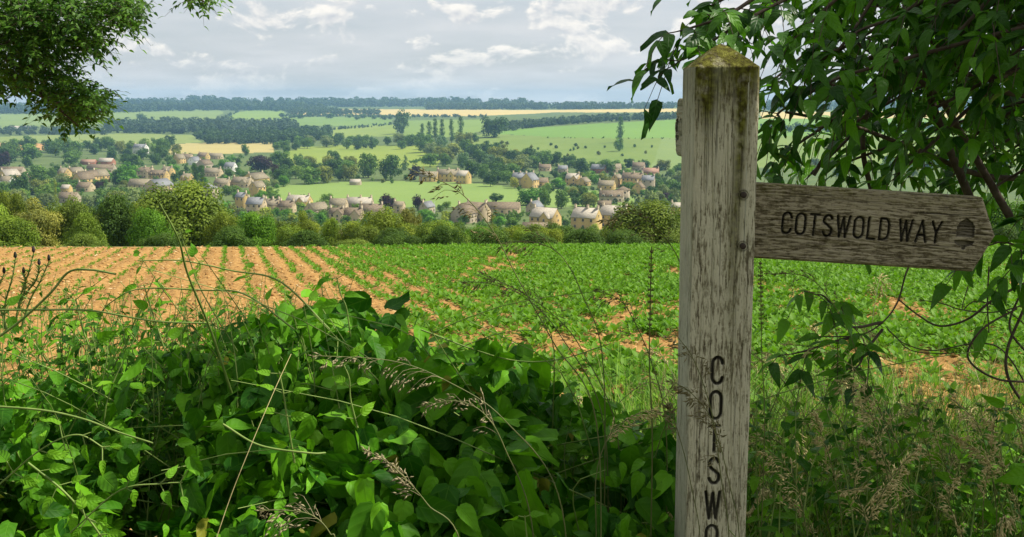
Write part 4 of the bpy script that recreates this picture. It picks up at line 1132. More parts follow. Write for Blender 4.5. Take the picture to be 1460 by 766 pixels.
def build_board(name, m, W, Htot, tip, thick, text_left, text_w, ac0, loc, M3, flip=False, label=None, moss=.25, lich_light=0):
    """a pointed finger board: local x along it, z up, front at y = 0; the point is at +x (or -x when flipped)"""
    nx, nz = int((W + tip) / .0009), int(Htot / .0009)
    xs = np.linspace(0, 1, nx); zs = np.linspace(-.5, .5, nz)
    A, B = np.meshgrid(xs, zs, indexing='ij')
    end = W + tip * (1 - np.abs(B) / .5)
    # long side ends are square at the post, pointed at the tip
    X = A * end; Z = B * Htot
    if flip: X = -X
    edge = np.minimum(np.minimum((.5 - np.abs(B)) * Htot, np.abs(end - A * end)), .006)
    d = -.0035 * (1 - edge / .006) ** 2
    d = d + .0010 * (fbm(X * 26, Z * 430, 3) - .45) + .0024 * (fbm(X * 6 + 5, Z * 95, 3) - .45)
    crack = np.clip(.03 - np.abs(fbm(X * 2.2 + 40, Z * 60 + 3, 3) - .47), 0, .03) / .03
    d = d - .0018 * crack
    S = []; h = .0315
    tw = sum(glyph(c)[1] * .86 + (.255 if c != ' ' else 0) for c in 'COTSWOLD WAY') - .255
    fx_ = text_w / (tw * h)
    x = text_left
    for c in 'COTSWOLD WAY':
        st, w = glyph(c)
        for s in st: S.append(np.stack([x + s[:, 0] * h * .86 * fx_, -.009 * 0 + (s[:, 1] - .5) * h], -1))
        x += (w * .86 + (.255 if c != ' ' else .0)) * h * fx_
    P = np.stack([X.ravel(), Z.ravel()], -1)
    D = seg_dist(P, S).reshape(X.shape) + .0007 * (fbm(X * 300, Z * 300, 2) - .45)
    k = np.clip((.0023 - D) / .0011, 0, 1)
    # the acorn: nut with a pointed crown over a shallow cup with a stalk end
    ax, az = ac0
    nut = np.concatenate([[(-.0135, -.010), (.0135, -.010)], [(.0135, .006)], [(.010, .0125), (.004, .0165), (0, .0195), (-.004, .0165), (-.010, .0125), (-.0135, .006)]]) + [ax, az]
    cup = np.concatenate([[(-.0165, -.0150), (.0165, -.0150)], arc(0, -.0150, .0155, .0095, 0, -75, 6), [(.001, -.029), (-.002, -.029)], arc(0, -.0150, .0155, .0095, -105, -180, 6)]) + [ax, az]
    ins = (poly_inside(P, nut) | poly_inside(P, cup)).reshape(X.shape)
    rim = seg_dist(P, [np.concatenate([nut, nut[:1]]), np.concatenate([cup, cup[:1]])]).reshape(X.shape)
    ac = np.where(ins, np.clip(rim / .0015, 0, 1), 0)
    ink = np.maximum(k, np.where(ins, .62 + .3 * np.clip(1 - rim / .0025, 0, 1), 0)) * (1 if not flip else .95)
    d = d - .0034 * k * (1 - ac) - .0032 * ac
    ms = np.clip(moss * 2.6 * np.clip(np.abs(B) - .33, 0, 1) * (B > 0) * 2.2 + moss * .5, 0, 1)
    L = np.stack([ink, ms, np.full(X.shape, lich_light)], -1)
    V = np.stack([X, -d, Z], -1)                  # y grows away from the viewer
    n = nx * nz
    i = np.arange(nx - 1)[:, None] * nz; j = np.arange(nz - 1)[None]
    Q = np.stack([i + j, i + nz + j, i + nz + j + 1, i + j + 1], -1).reshape(-1, 4)
    # back and rim
    bd = np.concatenate([np.arange(nz) * 1, (np.arange(1, nx)) * nz + nz - 1, (nx - 1) * nz + np.arange(nz - 2, -1, -1), np.arange(nx - 2, 0, -1) * nz])
    Vf = V.reshape(-1, 3); Lf = L.reshape(-1, 3)
    V2 = Vf[bd].copy(); V2[:, 1] = thick
    nb = len(bd); kx = np.arange(nb)
    Q2 = np.stack([bd[kx], bd[(kx + 1) % nb], n + (kx + 1) % nb, n + kx], -1)
    c_ = np.array([[(V2[:, 0].min() + V2[:, 0].max()) / 2, thick, 0]])
    T = np.stack([n + kx, n + (kx + 1) % nb, np.full(nb, n + nb)], -1)
    Vall = np.concatenate([Vf, V2, c_]); Lall = np.concatenate([Lf, np.tile([0, moss, lich_light], (nb + 1, 1))])
    if flip: Q, Q2, T = Q[:, ::-1], Q2[:, ::-1], T[:, ::-1]
    o = obj(name, mesh(name, Vall, [Q, Q2, T], [m], smooth=True, attrs={'luv': Lall}), fp)
    Mw = Matrix(M3.tolist()).to_4x4(); Mw.translation = Vector(loc)
    bpy.context.view_layer.update()
    o.matrix_parent_inverse = fp.matrix_world.inverted(); o.matrix_basis = Mw
    if label: o['label'] = label
    # soften the rim: only the face is smooth
    return o
# right board, from its corners in the photograph, in a plane a little behind the post's front
BY = 1.502
c_tl, c_bl, c_tr, c_br, c_tip = at(1074, 261.5, BY), at(1071, 368, BY), at(1400, 283, BY), at(1390, 387, BY), at(1420, 335, BY)
o0 = (c_tl + c_bl) / 2; ex = norm((c_tr + c_br) / 2 - o0); ez = norm(c_tl - c_bl); ez = norm(ez - ex * (ez @ ex)); ey = np.cross(ez, ex)
Wb = np.linalg.norm((c_tr + c_br) / 2 - o0); Hb = np.linalg.norm(c_tl - c_bl); tipb = (c_tip - o0) @ ex - Wb
ta = at(1116, 318, BY); text_left = (ta - o0) @ ex
tb = at(1342, 330, BY); ab_ = at(1377, 329, BY)
build_board('finger_board', M_BOARD, Wb, Hb, tipb, .034, text_left, (tb - o0) @ ex - text_left, ((ab_ - o0) @ ex, (ab_ - o0) @ ez), o0, np.stack([ex, ey, ez], -1), moss=.35, label='dark weathered finger board pointing right, carved COTSWOLD WAY with an acorn')
# far board: runs straight back from the post, its face turned to the left
fx = PXC - .004
zc = at(968, 181, 1.88)[2]
ex2 = norm(np.array([.022, -1., 0])); ez2 = np.array([0, 0, 1.]); ey2 = np.cross(ez2, ex2)
tipP = at(961.5, 181, 1.905)
W2 = .31
build_board('finger_board', M_BOARD_PALE, W2, .105, .024, .034, -W2 + .030, .232, (-W2 + .004, 0), tipP + ex2 * (W2 + .024), np.stack([ex2, ey2, ez2], -1), flip=True, moss=.6, lich_light=.12, label='pale lichened finger board pointing away behind the post, seen nearly edge on')
def bolt(px, py):
    p = at(px, py, PY - .0005); a = Acc()
    tube(a, [(0, .004, 0), (0, -.0025, 0)], .0046, .0046, 18); n0 = a.n
    V = [(0, -.0042, 0)] + [(.0046 * math.cos(k / 18 * 6.2832), -.0025, .0046 * math.sin(k / 18 * 6.2832)) for k in range(18)]
    a.add(V, T=[(0, k + 1, (k + 1) % 18 + 1) for k in range(18)])
    tube(a, [(0, .002, 0), (0, -.0008, 0)], .0075, .0075, 20)
    o = obj('bolt', a.build('bolt', [M_BOLT], False), fp); o.matrix_parent_inverse = fp.matrix_world.inverted(); o.matrix_basis = Matrix.Translation(Vector(p))
bolt(1060, 278); bolt(1059, 351)
# ================================================================ FOREGROUND PLANTS
g6 = np.random.default_rng(66)
LT_BROAD = [leaf_tmpl(wd, tip=tp, fold=f, curl=c, nseg=8, cols=5, wav=w, heart=.25, twist=t) for wd, tp, f, c, w, t in ((.52, 1.5, .30, .22, .03, .3), (.46, 1.7, .20, .40, .045, -.4), (.56, 1.4, .48, .12, .02, .1), (.44, 1.6, .12, .55, .05, .5), (.50, 1.8, .36, .30, .03, -.2), (.40, 1.6, .6, .25, .03, .2), (.54, 1.5, .05, -.15, .05, -.6))]
LT_LONG = [leaf_tmpl(.42, tip=1.5, fold=f, curl=c, nseg=6, cols=3, wav=w, twist=t) for f, c, w, t in ((.35, .25, .01, .2), (.25, .45, .02, -.4), (.5, .12, .01, .3), (.15, .6, .02, .6))]
LT_LEAFLET = [leaf_tmpl(.42, tip=1.2, fold=f, curl=c, nseg=4, cols=3) for f, c in ((.4, .25), (.25, .5), (.1, .1))]
LT_LOW = [leaf_tmpl(.5, tip=1.2, fold=.3, curl=.3, nseg=2, cols=3)]

M_HEDGE = leaf_mat('hedge_leaf', (.018, .095, .005), (.18, .47, .014), vein=(.18, .38, .04), rough=.5, spec=.13, trans=.26, bumpy=.45, aged=.98)
M_YOUNG = leaf_mat('young_leaf', (.085, .25, .01), (.20, .44, .02), vein=(.24, .42, .07), rough=.55, spec=.15, trans=.38, bumpy=.6)
M_ELDER = leaf_mat('elder_leaf', (.016, .072, .006), (.13, .35, .015), vein=(.12, .26, .04), rough=.42, spec=.24, trans=.36, bumpy=.5)
M_ASH = leaf_mat('ash_leaf', (.032, .10, .012), (.11, .235, .025), rough=.5, spec=.2, trans=.32, veins=False)
M_WEED = leaf_mat('weed_leaf', (.02, .095, .004), (.21, .46, .018), vein=(.18, .32, .05), rough=.55, spec=.15, trans=.3, bumpy=.5)
M_STEM = noisy_mat('green_stem', [(.3, (.12, .21, .035)), (.7, (.25, .34, .09))], 30, .6, .3, .2, .002)
M_TWIG = noisy_mat('twig_bark', [(.3, (.045, .032, .022)), (.7, (.12, .095, .07))], 40, .85, .2, .5, .003)
M_BLADE = leaf_mat('grass_blade', (.015, .065, .004), (.23, .42, .035), rough=.6, spec=.15, trans=.3, veins=False)
M_DRY = noisy_mat('dry_grass', [(.3, (.46, .39, .16)), (.7, (.66, .57, .29))], 60, .8, .2, 0)
M_DRYG = noisy_mat('ripening_grass', [(.3, (.12, .11, .045)), (.7, (.26, .23, .11))], 60, .8, .2, 0)
M_DULL = noisy_mat('dull_dry_grass', [(.3, (.22, .19, .10)), (.7, (.36, .32, .19))], 60, .85, .15, 0)
M_GSTEM = noisy_mat('grass_stem', [(.3, (.09, .12, .035)), (.7, (.17, .18, .06))], 30, .6, .3, 0)

def jitter(v, s): return norm(v + s * g6.normal(size=v.shape))
def place_leaves(acc, tmpls, P, nrm, al, size, rnd=None):
    k = len(P); ti = g6.integers(0, len(tmpls), k); M = frames(nrm, al)
    rnd = g6.random(k) if rnd is None else rnd
    for t in range(len(tmpls)):
        i = np.nonzero(ti == t)[0]
        stamp(acc, tmpls[t], M[i], P[i], size[i], rnd[i])

# ---------------------------------------------------------------- broad-leaved hedge, left
HX = [-520, -200, 0, 150, 300, 400, 460, 560, 640, 700, 760, 850, 900, 945, 990]
HT_ = [500, 520, 545, 525, 475, 436, 428, 446, 482, 500, 522, 562, 585, 612, 640]
def hedge():
    root = obj('climbing_hedge', None, loc=(-.6, 1.7, 0)); tag(root, 'dense dark hedge of broad heart shaped leaves, lower left of the post', 'hedge')
    a = Acc(); n = 8200
    px = g6.uniform(-480, 985, n); top = np.interp(px, HX, HT_) + 34 * (fbm(px * .02, px * 0 + 3, 3) - .45) 
    v = g6.random(n) ** .8
    py = top + v * (900 - top)
    dep = np.interp((py - 430) / 336., [0, 1, 1.5], [1.98, 1.42, 1.36]) + np.interp(px, [500, 960], [0, .14])
    bulge = .34 * (fbm(px * .011 + 7, py * .013, 3) - .45)
    dep = dep + bulge + .42 * g6.random(n) ** 1.5
    P = np.array([at(a_, b_, c_) for a_, b_, c_ in zip(px, py, dep)]) - np.array([-.0, 0, .0])
    up = np.interp(v, [0, .25, 1], [1.0, .8, .55])
    nrm = jitter(np.stack([.15 * np.ones(n), -.75 * np.ones(n), up], -1), .75)
    al = jitter(np.stack([.25 * g6.normal(size=n), -.35 * np.ones(n), -.6 * np.ones(n)], -1), .6)
    size = (.026 + .056 * g6.random(n) ** 1.5) * np.interp(px, [0, 200, 400], [.8, .9, 1.0])
    size = size * np.interp(px, [300, 450, 750, 900], [1, 1.22, 1.22, 1.0]) * np.interp(v, [0, .3, 1], [.9, 1, 1.12])
    cav = fbm(px * .0085 + 61, py * .0105 + 17, 2)                # hollows where the hedge is open and dark inside
    k_ = (cav < .545) | (dep > 2.05) | (v < .06)
    place_leaves(a, LT_BROAD, (P - al * size[:, None] * .5)[k_], nrm[k_], al[k_], size[k_], (g6.random(n) ** 1.35)[k_])
    # the leaves deep inside the hedge
    n2 = 5200; px2 = g6.uniform(-480, 960, n2); t2 = np.interp(px2, HX, HT_) + 30; py2 = t2 + g6.random(n2) * (930 - t2)
    d2 = np.interp((py2 - 430) / 336., [0, 1, 1.5], [2.05, 1.55, 1.5]) + .30 + .42 * g6.random(n2)
    P2 = np.array([at(a_, b_, c_) for a_, b_, c_ in zip(px2, py2, d2)])
    place_leaves(a, LT_BROAD, P2, jitter(np.tile([0., -.5, .8], (n2, 1)), .6), jitter(np.tile([0., -.3, -.8], (n2, 1)), .6), g6.uniform(.06, .10, n2))
    inv = lambda o: (setattr(o, 'matrix_parent_inverse', Matrix.Translation(Vector(root.location)).inverted()))
    inv(obj('foliage', a.build('foliage', [M_HEDGE], True), root))
    s = Acc()
    for k in range(48):
        x0 = g6.uniform(-450, 960); t = np.interp(x0, HX, HT_); y0 = g6.uniform(t + 20, 820)
        Y = np.interp((y0 - 430) / 336., [0, 1, 1.5], [2.0, 1.44, 1.38]) + .05
        p = at(x0, y0, Y + .1); d = np.array([g6.normal() * .16, -.08, g6.uniform(.05, .22)])
        tube(s, spline([p - d * 1.4, p, p + d + np.array([0, -.03, 0]), p + d * 1.7 + np.array([g6.normal() * .05, -.06, -.04])], 10), .0017, .0006, 5)
    for k in range(26):                                   # main woody stems up from the ground
        x = g6.uniform(-1.6, .3); y = g6.uniform(1.5, 2.1)
        tube(s, spline([(x, y, -.2), (x + g6.normal() * .06, y + g6.normal() * .05, .4), (x + g6.normal() * .15, y - .05 + g6.normal() * .05, .85)], 8), .008, .003, 6)
    inv(obj('stem', s.build('stem', [M_STEM], True), root))
hedge()

# ---------------------------------------------------------------- shoots climbing out of the hedge
def shoot(label, pts, Y, leaves, r=(.0019, .0009), size=(.02, .04), name='vine_shoot', cat='shoot', mat_=None, group=None, pair=True, lm=None):
    Ys = Y if isinstance(Y, (list, tuple)) else [Y] * len(pts)
    P = spline([at(p[0], p[1], y) for p, y in zip(pts, Ys)], 30)
    root = obj(name, None, loc=P[0]); tag(root, label, cat, group)
    mi = Matrix.Translation(Vector(P[0])).inverted()
    a = Acc(); tube(a, P, r[0], r[1], 6)
    L = Acc()
    if leaves:
        T = norm(np.gradient(P, axis=0)); idx = np.linspace(3, 28, leaves).astype(int); pp = []; nn = []; aa = []; ss = []
        for k, i in enumerate(idx):
            for sd in ((-1, 1) if pair else ((-1) ** k,)):
                side = norm(np.cross(T[i], np.array([0, -1., .25]))) * sd
                d = norm(side + .55 * T[i] + .25 * g6.normal(size=3) + np.array([0, -.1, -.15])); q = g6.uniform(.008, .02)
                tube(a, [P[i], P[i] + d * q], .0008, .0007, 4)
                pp.append(P[i] + d * q); nn.append(norm(np.array([.1, -.7, .7]) + .4 * g6.normal(size=3))); aa.append(d); ss.append(g6.uniform(*size) * (1.15 - .5 * k / max(1, leaves)))
        place_leaves(L, LT_BROAD, np.array(pp), np.array(nn), np.array(aa), np.array(ss))
        o = obj('foliage', L.build('foliage', [lm or M_YOUNG], True), root); o.matrix_parent_inverse = mi
    o = obj('stem', a.build('stem', [mat_ or M_STEM], True), root); o.matrix_parent_inverse = mi
    return root
shoot('pale arching shoot with a forked tip rising above the field on the left', [(330, 560), (300, 470), (268, 392), (254, 340), (226, 288)], [1.7, 1.62, 1.55, 1.5, 1.46], 0, (.0026, .0012))
shoot('thin curled tendril forking left from the arching shoot tip', [(226, 288), (212, 276), (190, 275)], [1.46, 1.45, 1.44], 0, (.0009, .0004))
shoot('thin curled tendril forking right from the arching shoot tip', [(226, 288), (240, 280), (252, 284), (246, 296)], [1.46, 1.45, 1.44, 1.44], 0, (.0009, .0004))
shoot('long shoot arching from far left to a drooping grey green tip', [(-40, 505), (20, 465), (70, 420), (98, 388), (130, 385), (165, 391)], [1.5, 1.5, 1.5, 1.5, 1.48, 1.46], 0, (.0022, .0016))
shoot('thin shoot lying nearly level above the hedge on the left', [(-30, 442), (60, 442), (130, 443), (220, 458), (300, 461)], 1.62, 2, (.0018, .0014), (.02, .03))
shoot('arching shoot coming from hedge top to the bare soil', [(420, 470), (350, 420), (290, 414), (200, 412), (160, 430), (140, 450)], 1.75, 3, (.0018, .001), (.02, .03))
shoot('shoot leaning left over the crop rows with upright young leaves', [(470, 470), (400, 402), (330, 386), (260, 372), (196, 372)], 1.8, 4, (.002, .001), (.02, .034))
shoot('pale shoot with a bent pale tip low at the left edge', [(-30, 578), (60, 585), (120, 598), (165, 615), (218, 632)], [1.32, 1.31, 1.3, 1.28, 1.26], 0, (.0016, .0011))
shoot('bare greenish stem running down through the middle of the hedge leaves', [(318, 605), (370, 635), (440, 646), (464, 646)], [1.34, 1.33, 1.32, 1.33], 0, (.0015, .0013))
shoot('low twining shoot with small bright leaves at the bottom left corner', [(40, 660), (90, 700), (130, 745), (160, 790)], 1.22, 6, (.0015, .0012), (.018, .03))
shoot('second low twining shoot with paired bright leaves left of the dark gap', [(0, 690), (60, 640), (110, 620), (150, 640)], 1.2, 5, (.0012, .0009), (.018, .03))
shoot('small leafed trailing shoot crossing the dark gap in the hedge', [(100, 760), (170, 700), (230, 690), (260, 688)], 1.18, 4, (.0011, .0008), (.016, .026))
shoot('upright young shoot with bright leaves at the bottom of the hedge, centre', [(760, 800), (752, 770), (748, 735)], 1.3, 2, (.0015, .001), (.02, .032))
shoot('young shoot with pale leaves against the dark hedge centre', [(420, 660), (410, 600), (404, 560), (398, 530)], 1.36, 4, (.0015, .001), (.02, .032))
shoot('young shoot with bright leaves on the hedge face below the arching grass', [(510, 610), (500, 570), (498, 540), (490, 520)], 1.5, 3, (.0014, .001), (.022, .036))
shoot('leafy shoot standing above the hedge crest between crop rows', [(500, 480), (494, 440), (486, 420), (480, 395)], 1.85, 3, (.0016, .001), (.03, .05))
shoot('leafy shoot with the biggest upright leaf over bare soil', [(235, 500), (222, 460), (212, 430), (205, 405)], 1.8, 3, (.0016, .001), (.03, .05))
shoot('leafy shoot with erect pointed leaves left of the biggest upright leaf', [(130, 500), (118, 470), (112, 445), (108, 425)], 1.75, 3, (.0016, .001), (.022, .038))
shoot('stiff thin stalk slanting up in front of the crop rows', [(350, 520), (290, 420), (270, 370), (256, 330)], 1.9, 2, (.0014, .0009), (.012, .02))
shoot('shoot trailing to the right over the soil gap below the field middle', [(600, 470), (680, 500), (740, 515), (800, 512), (870, 490)], [1.9, 1.9, 1.88, 1.85, 1.82], 2, (.0016, .001), (.016, .026))
shoot('round bright bindweed leaf shoot at the right edge of the verge', [(1475, 690), (1455, 620), (1440, 575)], 1.5, 2, (.0016, .0012), (.036, .05))
shoot('upright leafy shoot at the right edge among dry grass', [(1450, 760), (1432, 680), (1425, 620)], 1.6, 3, (.0016, .0012), (.025, .04))
shoot('white thread like dry stalk leaning across the dark hedge', [(306, 775), (330, 705), (360, 630), (392, 555), (415, 505)], [1.16, 1.18, 1.2, 1.24, 1.28], 0, (.00055, .0004), mat_=M_DRY, name='dry_stalk', cat='stalk')

# ---------------------------------------------------------------- weeds over the hedge top, left, and among the verge grass
def weeds(name, label, n, pxr, topf, botf, dep, size, tm, m, leaves=9, lean=.1):
    a = Acc(); P = []; Nn = []; A = []; S = []
    for k in range(n):
        px = g6.uniform(*pxr); t = topf(px); py = t + (botf(px) - t) * g6.random() ** .9; Y = g6.uniform(*dep)
        tip = at(px, py, Y); H = g6.uniform(.18, .4)
        base = tip - np.array([g6.normal() * lean, g6.normal() * lean * .6, H])
        C = spline([base, (base + tip) / 2 + g6.normal(size=3) * .02, tip], 9); tube(a, C, .0016, .0007, 4, m=1)
        for j in range(leaves):
            i = min(8, int(8 * (.25 + .75 * (j + .5) / leaves))); an = j * 2.4 + g6.random()
            d = norm(np.array([math.cos(an), math.sin(an), .25 + .35 * g6.normal()])); P.append(C[i]); A.append(d); Nn.append(norm(np.array([0, -.25, 1.]) + .35 * g6.normal(size=3))); S.append(g6.uniform(*size) * (1.1 - .5 * j / leaves))
    L = Acc(); place_leaves(a, tm, np.array(P), np.array(Nn), np.array(A), np.array(S), g6.random(len(P)) ** 1.6)
    o = obj(name, a.build(name, [m, M_STEM], True)); tag(o, label, 'weeds', kind='stuff')
hi = lambda px: np.interp(px, [-500, 0, 100, 300, 420, 520], [430, 425, 428, 420, 425, 440]) 
weeds('weeds', 'light green leafy weeds growing over the left end of the hedge', 560, (-450, 470), hi, lambda px: np.interp(px, [0, 200, 300, 470], [610, 580, 540, 500]), (1.75, 2.5), (.018, .042), LT_BROAD + LT_LONG, M_WEED)
weeds('weeds', 'sparse weed seedlings at the near edge of the bare soil', 190, (-300, 520), lambda px: 388, lambda px: 440, (2.3, 3.3), (.015, .035), LT_LONG, M_WEED, 7)
weeds('weeds', 'mixed green weeds between hedge and post', 330, (560, 960), lambda px: np.interp(px, [560, 700, 850, 960], [465, 530, 590, 560]), lambda px: 760, (1.9, 2.8), (.02, .05), LT_BROAD + LT_LONG, M_WEED)
weeds('weeds', 'green weed leaves among the dry grass right of the post', 520, (1070, 1700), lambda px: 535, lambda px: 790, (1.6, 2.6), (.02, .048), LT_BROAD + LT_LONG, M_WEED)

# ---------------------------------------------------------------- grass
def blades(name, label, n, xr, yr, hr, dens=None):
    x = g6.uniform(*xr, n); y = g6.uniform(*yr, n)
    if dens is not None: k = g6.random(n) < dens(x, y); x, y = x[k], y[k]; n = len(x)
    h = g6.uniform(*hr, n); an = g6.random(n) * 6.28; bend = h * g6.uniform(.15, .75, n) ** 1.2
    d = np.stack([np.cos(an), np.sin(an), 0 * an], -1); wv = np.stack([-np.sin(an + .6), np.cos(an + .6), 0 * an], -1)
    w = g6.uniform(.0016, .0045, n)
    t = np.linspace(0, 1, 7)
    C = np.stack([x, y, -SLOPE * y - .03], -1)[:, None] + d[:, None] * (bend[:, None] * t ** 2.3)[:, :, None]
    C[:, :, 2] += h[:, None] * (t - .22 * (bend / h)[:, None] * t ** 3)
    W = (w[:, None] * (1 - t ** 2.2 * .97))[:, :, None] * wv[:, None]
    V = np.stack([C - W, C + W], 2).reshape(-1, 3)
    luv = np.zeros((n, 14, 3)); luv[:, :, 2] = (g6.random(n) ** 1.5)[:, None]; luv[:, :, 1] = np.repeat(t, 2)[None]
    base = (np.arange(n) * 14)[:, None, None]; q = np.array([(2 * i, 2 * i + 1, 2 * i + 3, 2 * i + 2) for i in range(6)])[None]
    Q = (base + q).reshape(-1, 4)
    o = obj(name, mesh(name, V, [Q], [M_BLADE], smooth=True, attrs={'luv': luv.reshape(-1, 3)})); tag(o, label, 'grass', kind='stuff')
blades('grass', 'tall green verge grass right of and behind the post', 25000, (.32, 2.8), (1.7, 3.4), (.62, 1.28))
b_ = M_BLADE; M_BLADE = leaf_mat('straw_blade', (.20, .19, .06), (.42, .36, .17), rough=.6, spec=.2, trans=.25, veins=False)
blades('dry_grass', 'straw coloured dry grass blades among the verge grass', 4200, (.32, 2.8), (1.7, 3.3), (.70, 1.32))
M_BLADE = b_
blades('grass', 'green grass between hedge and post', 3800, (-.1, .55), (1.85, 3.2), (.55, 1.15), lambda x, y: np.clip((x + .15) * 3, .15, 1))
blades('grass', 'short grass along the field edge behind the hedge', 3000, (-3.2, .4), (2.5, 3.8), (.2, .55))

def spike_tmpl():
    V = np.array([(0, 0, 0), (.13, .35, .06), (-.13, .35, .06), (0, .35, -.12), (0, 1, 0)]); T = np.array([(0, 1, 2), (0, 2, 3), (0, 3, 1), (4, 2, 1), (4, 3, 2), (4, 1, 3)])
    return V, T, np.zeros((5, 3))
SPK = spike_tmpl()
def head_mesh(C, kind, m, g, dens=1.0):
    """a grass flower head along the curve C (its last point is the tip)"""
    a = Acc(); T = norm(np.gradient(C, axis=0)); n = len(C); P = []; A = []; S = []
    if kind == 'spike':
        for k in range(int(260 * dens)):
            t = g.random(); i = int(t * (n - 1)); an = g.random() * 6.28
            u = norm(np.cross(T[i], (0.3, .9, .2))); v = np.cross(T[i], u); r = .0028 * math.sin(math.pi * min(1, .12 + t * .85)) ** .5
            o = u * math.cos(an) + v * math.sin(an); P.append(C[i] + o * r); A.append(norm(T[i] + .5 * o)); S.append(.0055)
    else:
        nb = int(15 * dens)
        for k in range(nb):
            t = (k + g.random() * .6) / nb; i = min(n - 2, int(t * (n - 1))); u = norm(np.cross(T[i], g.normal(size=3)))
            L = (.058 if kind == 'loose' else .03) * (1 - .72 * t) * g.uniform(.6, 1.2)
            d = norm(T[i] * 1.1 + u * (.8 if kind == 'loose' else .4)); e = C[i] + d * L + np.array([0, 0, -.35 * L])
            B = spline([C[i], C[i] + d * L * .55, e], 5); tube(a, B, .00045, .0003, 3)
            for q in range(5 if kind == 'loose' else 7):
                f = .3 + .7 * (q + 1) / 6; b = C[i] + (e - C[i]) * f; P.append(b + g.normal(size=3) * .0012); A.append(norm((e - C[i]) / (L + 1e-6) + .35 * g.normal(size=3) + np.array([0, 0, -.3]))); S.append(g.uniform(.007, .0115))
        P.append(C[-1]); A.append(T[-1]); S.append(.008)
    P = np.array(P); A = np.array(A); S = np.array(S)
    M = frames(norm(np.cross(A, g.normal(size=A.shape))), A); stamp(a, SPK, M, P, S)
    return a.build('seed_head', [m])
def stalk(label, pts, Y, kind='loose', frac=.35, m=None, r=(.0013, .0006), ground=True, group=None, dens=1.0):
    """one flowering grass: px points from low to tip"""
    Ys = Y if isinstance(Y, (list, tuple)) else [Y] * len(pts)
    W = [at(p[0], p[1], y) for p, y in zip(pts, Ys)]
    if ground:
        b = W[0].copy(); b[2] = -SLOPE * b[1]; b[0] += (W[0][0] - W[1][0]) * .8; W = [b, b + (W[0] - b) * .4, b + (W[0] - b) * .75] + W
    C = spline(W, 60); root = obj('grass_stalk', None, loc=C[0]); tag(root, label, 'grass stalk', group); mi = Matrix.Translation(Vector(C[0])).inverted()
    a = Acc(); tube(a, C, r[0], r[1], 5); o = obj('stem', a.build('stem', [M_GSTEM], True), root); o.matrix_parent_inverse = mi
    L = np.concatenate([[0], np.cumsum(np.linalg.norm(np.diff(C, axis=0), axis=1))]); vis = L[-1] - L[np.argmin(np.linalg.norm(C - W[3 if ground else 0], axis=1))]
    H = C[L > L[-1] - vis * frac]; h = obj('seed_head', head_mesh(H, kind, m or M_DRYG, g6, dens), root); h.matrix_parent_inverse = mi
stalk('tallest dark brome stalk arching left in front of the manor', [(850, 600), (790, 490), (740, 400), (700, 325), (650, 270), (588, 243)], 1.45, 'loose', .36, dens=1.1)
stalk('upright dark timothy like spike just left of the post', [(930, 640), (926, 520), (927, 440), (929, 352)], 1.55, 'spike', .40, r=(.0014, .0009))
stalk('nodding panicle with dark spikelets in front of the tree by the post', [(985, 480), (975, 390), (945, 335), (905, 305), (862, 316)], 1.6, 'loose', .5)
stalk('grass stalk crossing the carved letters from lower right to upper left', [(1040, 790), (1028, 680), (1015, 590), (990, 515), (962, 475)], 1.30, 'loose', .62, r=(.0011, .0005), dens=1.2)
stalk('thin panicle leaning over the left edge of the post', [(1055, 790), (1040, 690), (1015, 600), (985, 560), (960, 545)], 1.32, 'tight', .5, r=(.001, .0005))
stalk('plain grass stem slanting across the lower left of the post', [(1000, 800), (985, 690), (965, 610), (952, 580)], 1.33, 'tight', .22, r=(.001, .0005), dens=.6)
stalk('grey dry panicle lying level over the hedge crest', [(800, 720), (720, 600), (640, 545), (560, 515), (445, 507)], [1.4, 1.4, 1.4, 1.38, 1.36], 'loose', .42, M_DULL)
stalk('dry panicle arching over the hedge below the level one', [(760, 760), (720, 640), (690, 590), (650, 572), (600, 580)], 1.34, 'loose', .45, M_DULL)
stalk('pale dry panicle hanging low over the hedge centre', [(660, 790), (610, 720), (585, 690), (560, 665), (520, 640)], 1.24, 'tight', .5, M_DULL)
stalk('straw coloured panicle near the bottom edge of the hedge', [(480, 800), (470, 760), (445, 735), (410, 728), (370, 728)], 1.2, 'loose', .6, M_DULL)
stalk('straw panicle bending right between hedge and post', [(850, 780), (850, 680), (870, 620), (905, 592), (935, 585)], 1.5, 'tight', .4, M_DRY)
stalk('fine dark panicle before the soil gap in the middle of the field', [(860, 600), (800, 480), (750, 425), (700, 405), (660, 402)], 1.7, 'loose', .45)
stalk('second fine panicle leaning left before the soil gap', [(880, 620), (830, 500), (790, 450), (740, 415), (690, 392)], 1.75, 'loose', .45)
stalk('fine panicle bending left beside the timothy like spike', [(950, 620), (930, 520), (900, 450), (880, 425), (850, 415)], 1.7, 'loose', .45)
stalk('nodding panicle in front of the hedgerow under the field edge', [(860, 520), (830, 420), (800, 365), (760, 345), (715, 347)], 1.65, 'loose', .3, dens=.7)
stalk('tall thin spike close to the right side of the post', [(1090, 620), (1086, 500), (1085, 430), (1084, 372)], 1.62, 'spike', .42, r=(.001, .0007), dens=.7)
stalk('arching panicle under the left end of the finger board', [(1250, 640), (1220, 500), (1185, 430), (1150, 395), (1095, 390)], 1.75, 'loose', .4)
stalk('straw panicle arching left below the hanging leaves', [(1290, 720), (1260, 600), (1230, 540), (1180, 500), (1110, 490)], 1.72, 'loose', .5, M_DRY)
stalk('dense straw panicle in the middle of the right hand grass', [(1300, 760), (1290, 660), (1262, 600), (1230, 560), (1195, 545)], 1.66, 'loose', .5, M_DRY, dens=1.4)
stalk('thick tan plume leaning up to the right near the bottom edge', [(1225, 800), (1250, 720), (1280, 670), (1310, 640)], 1.4, 'tight', .75, M_DRY, dens=1.6)
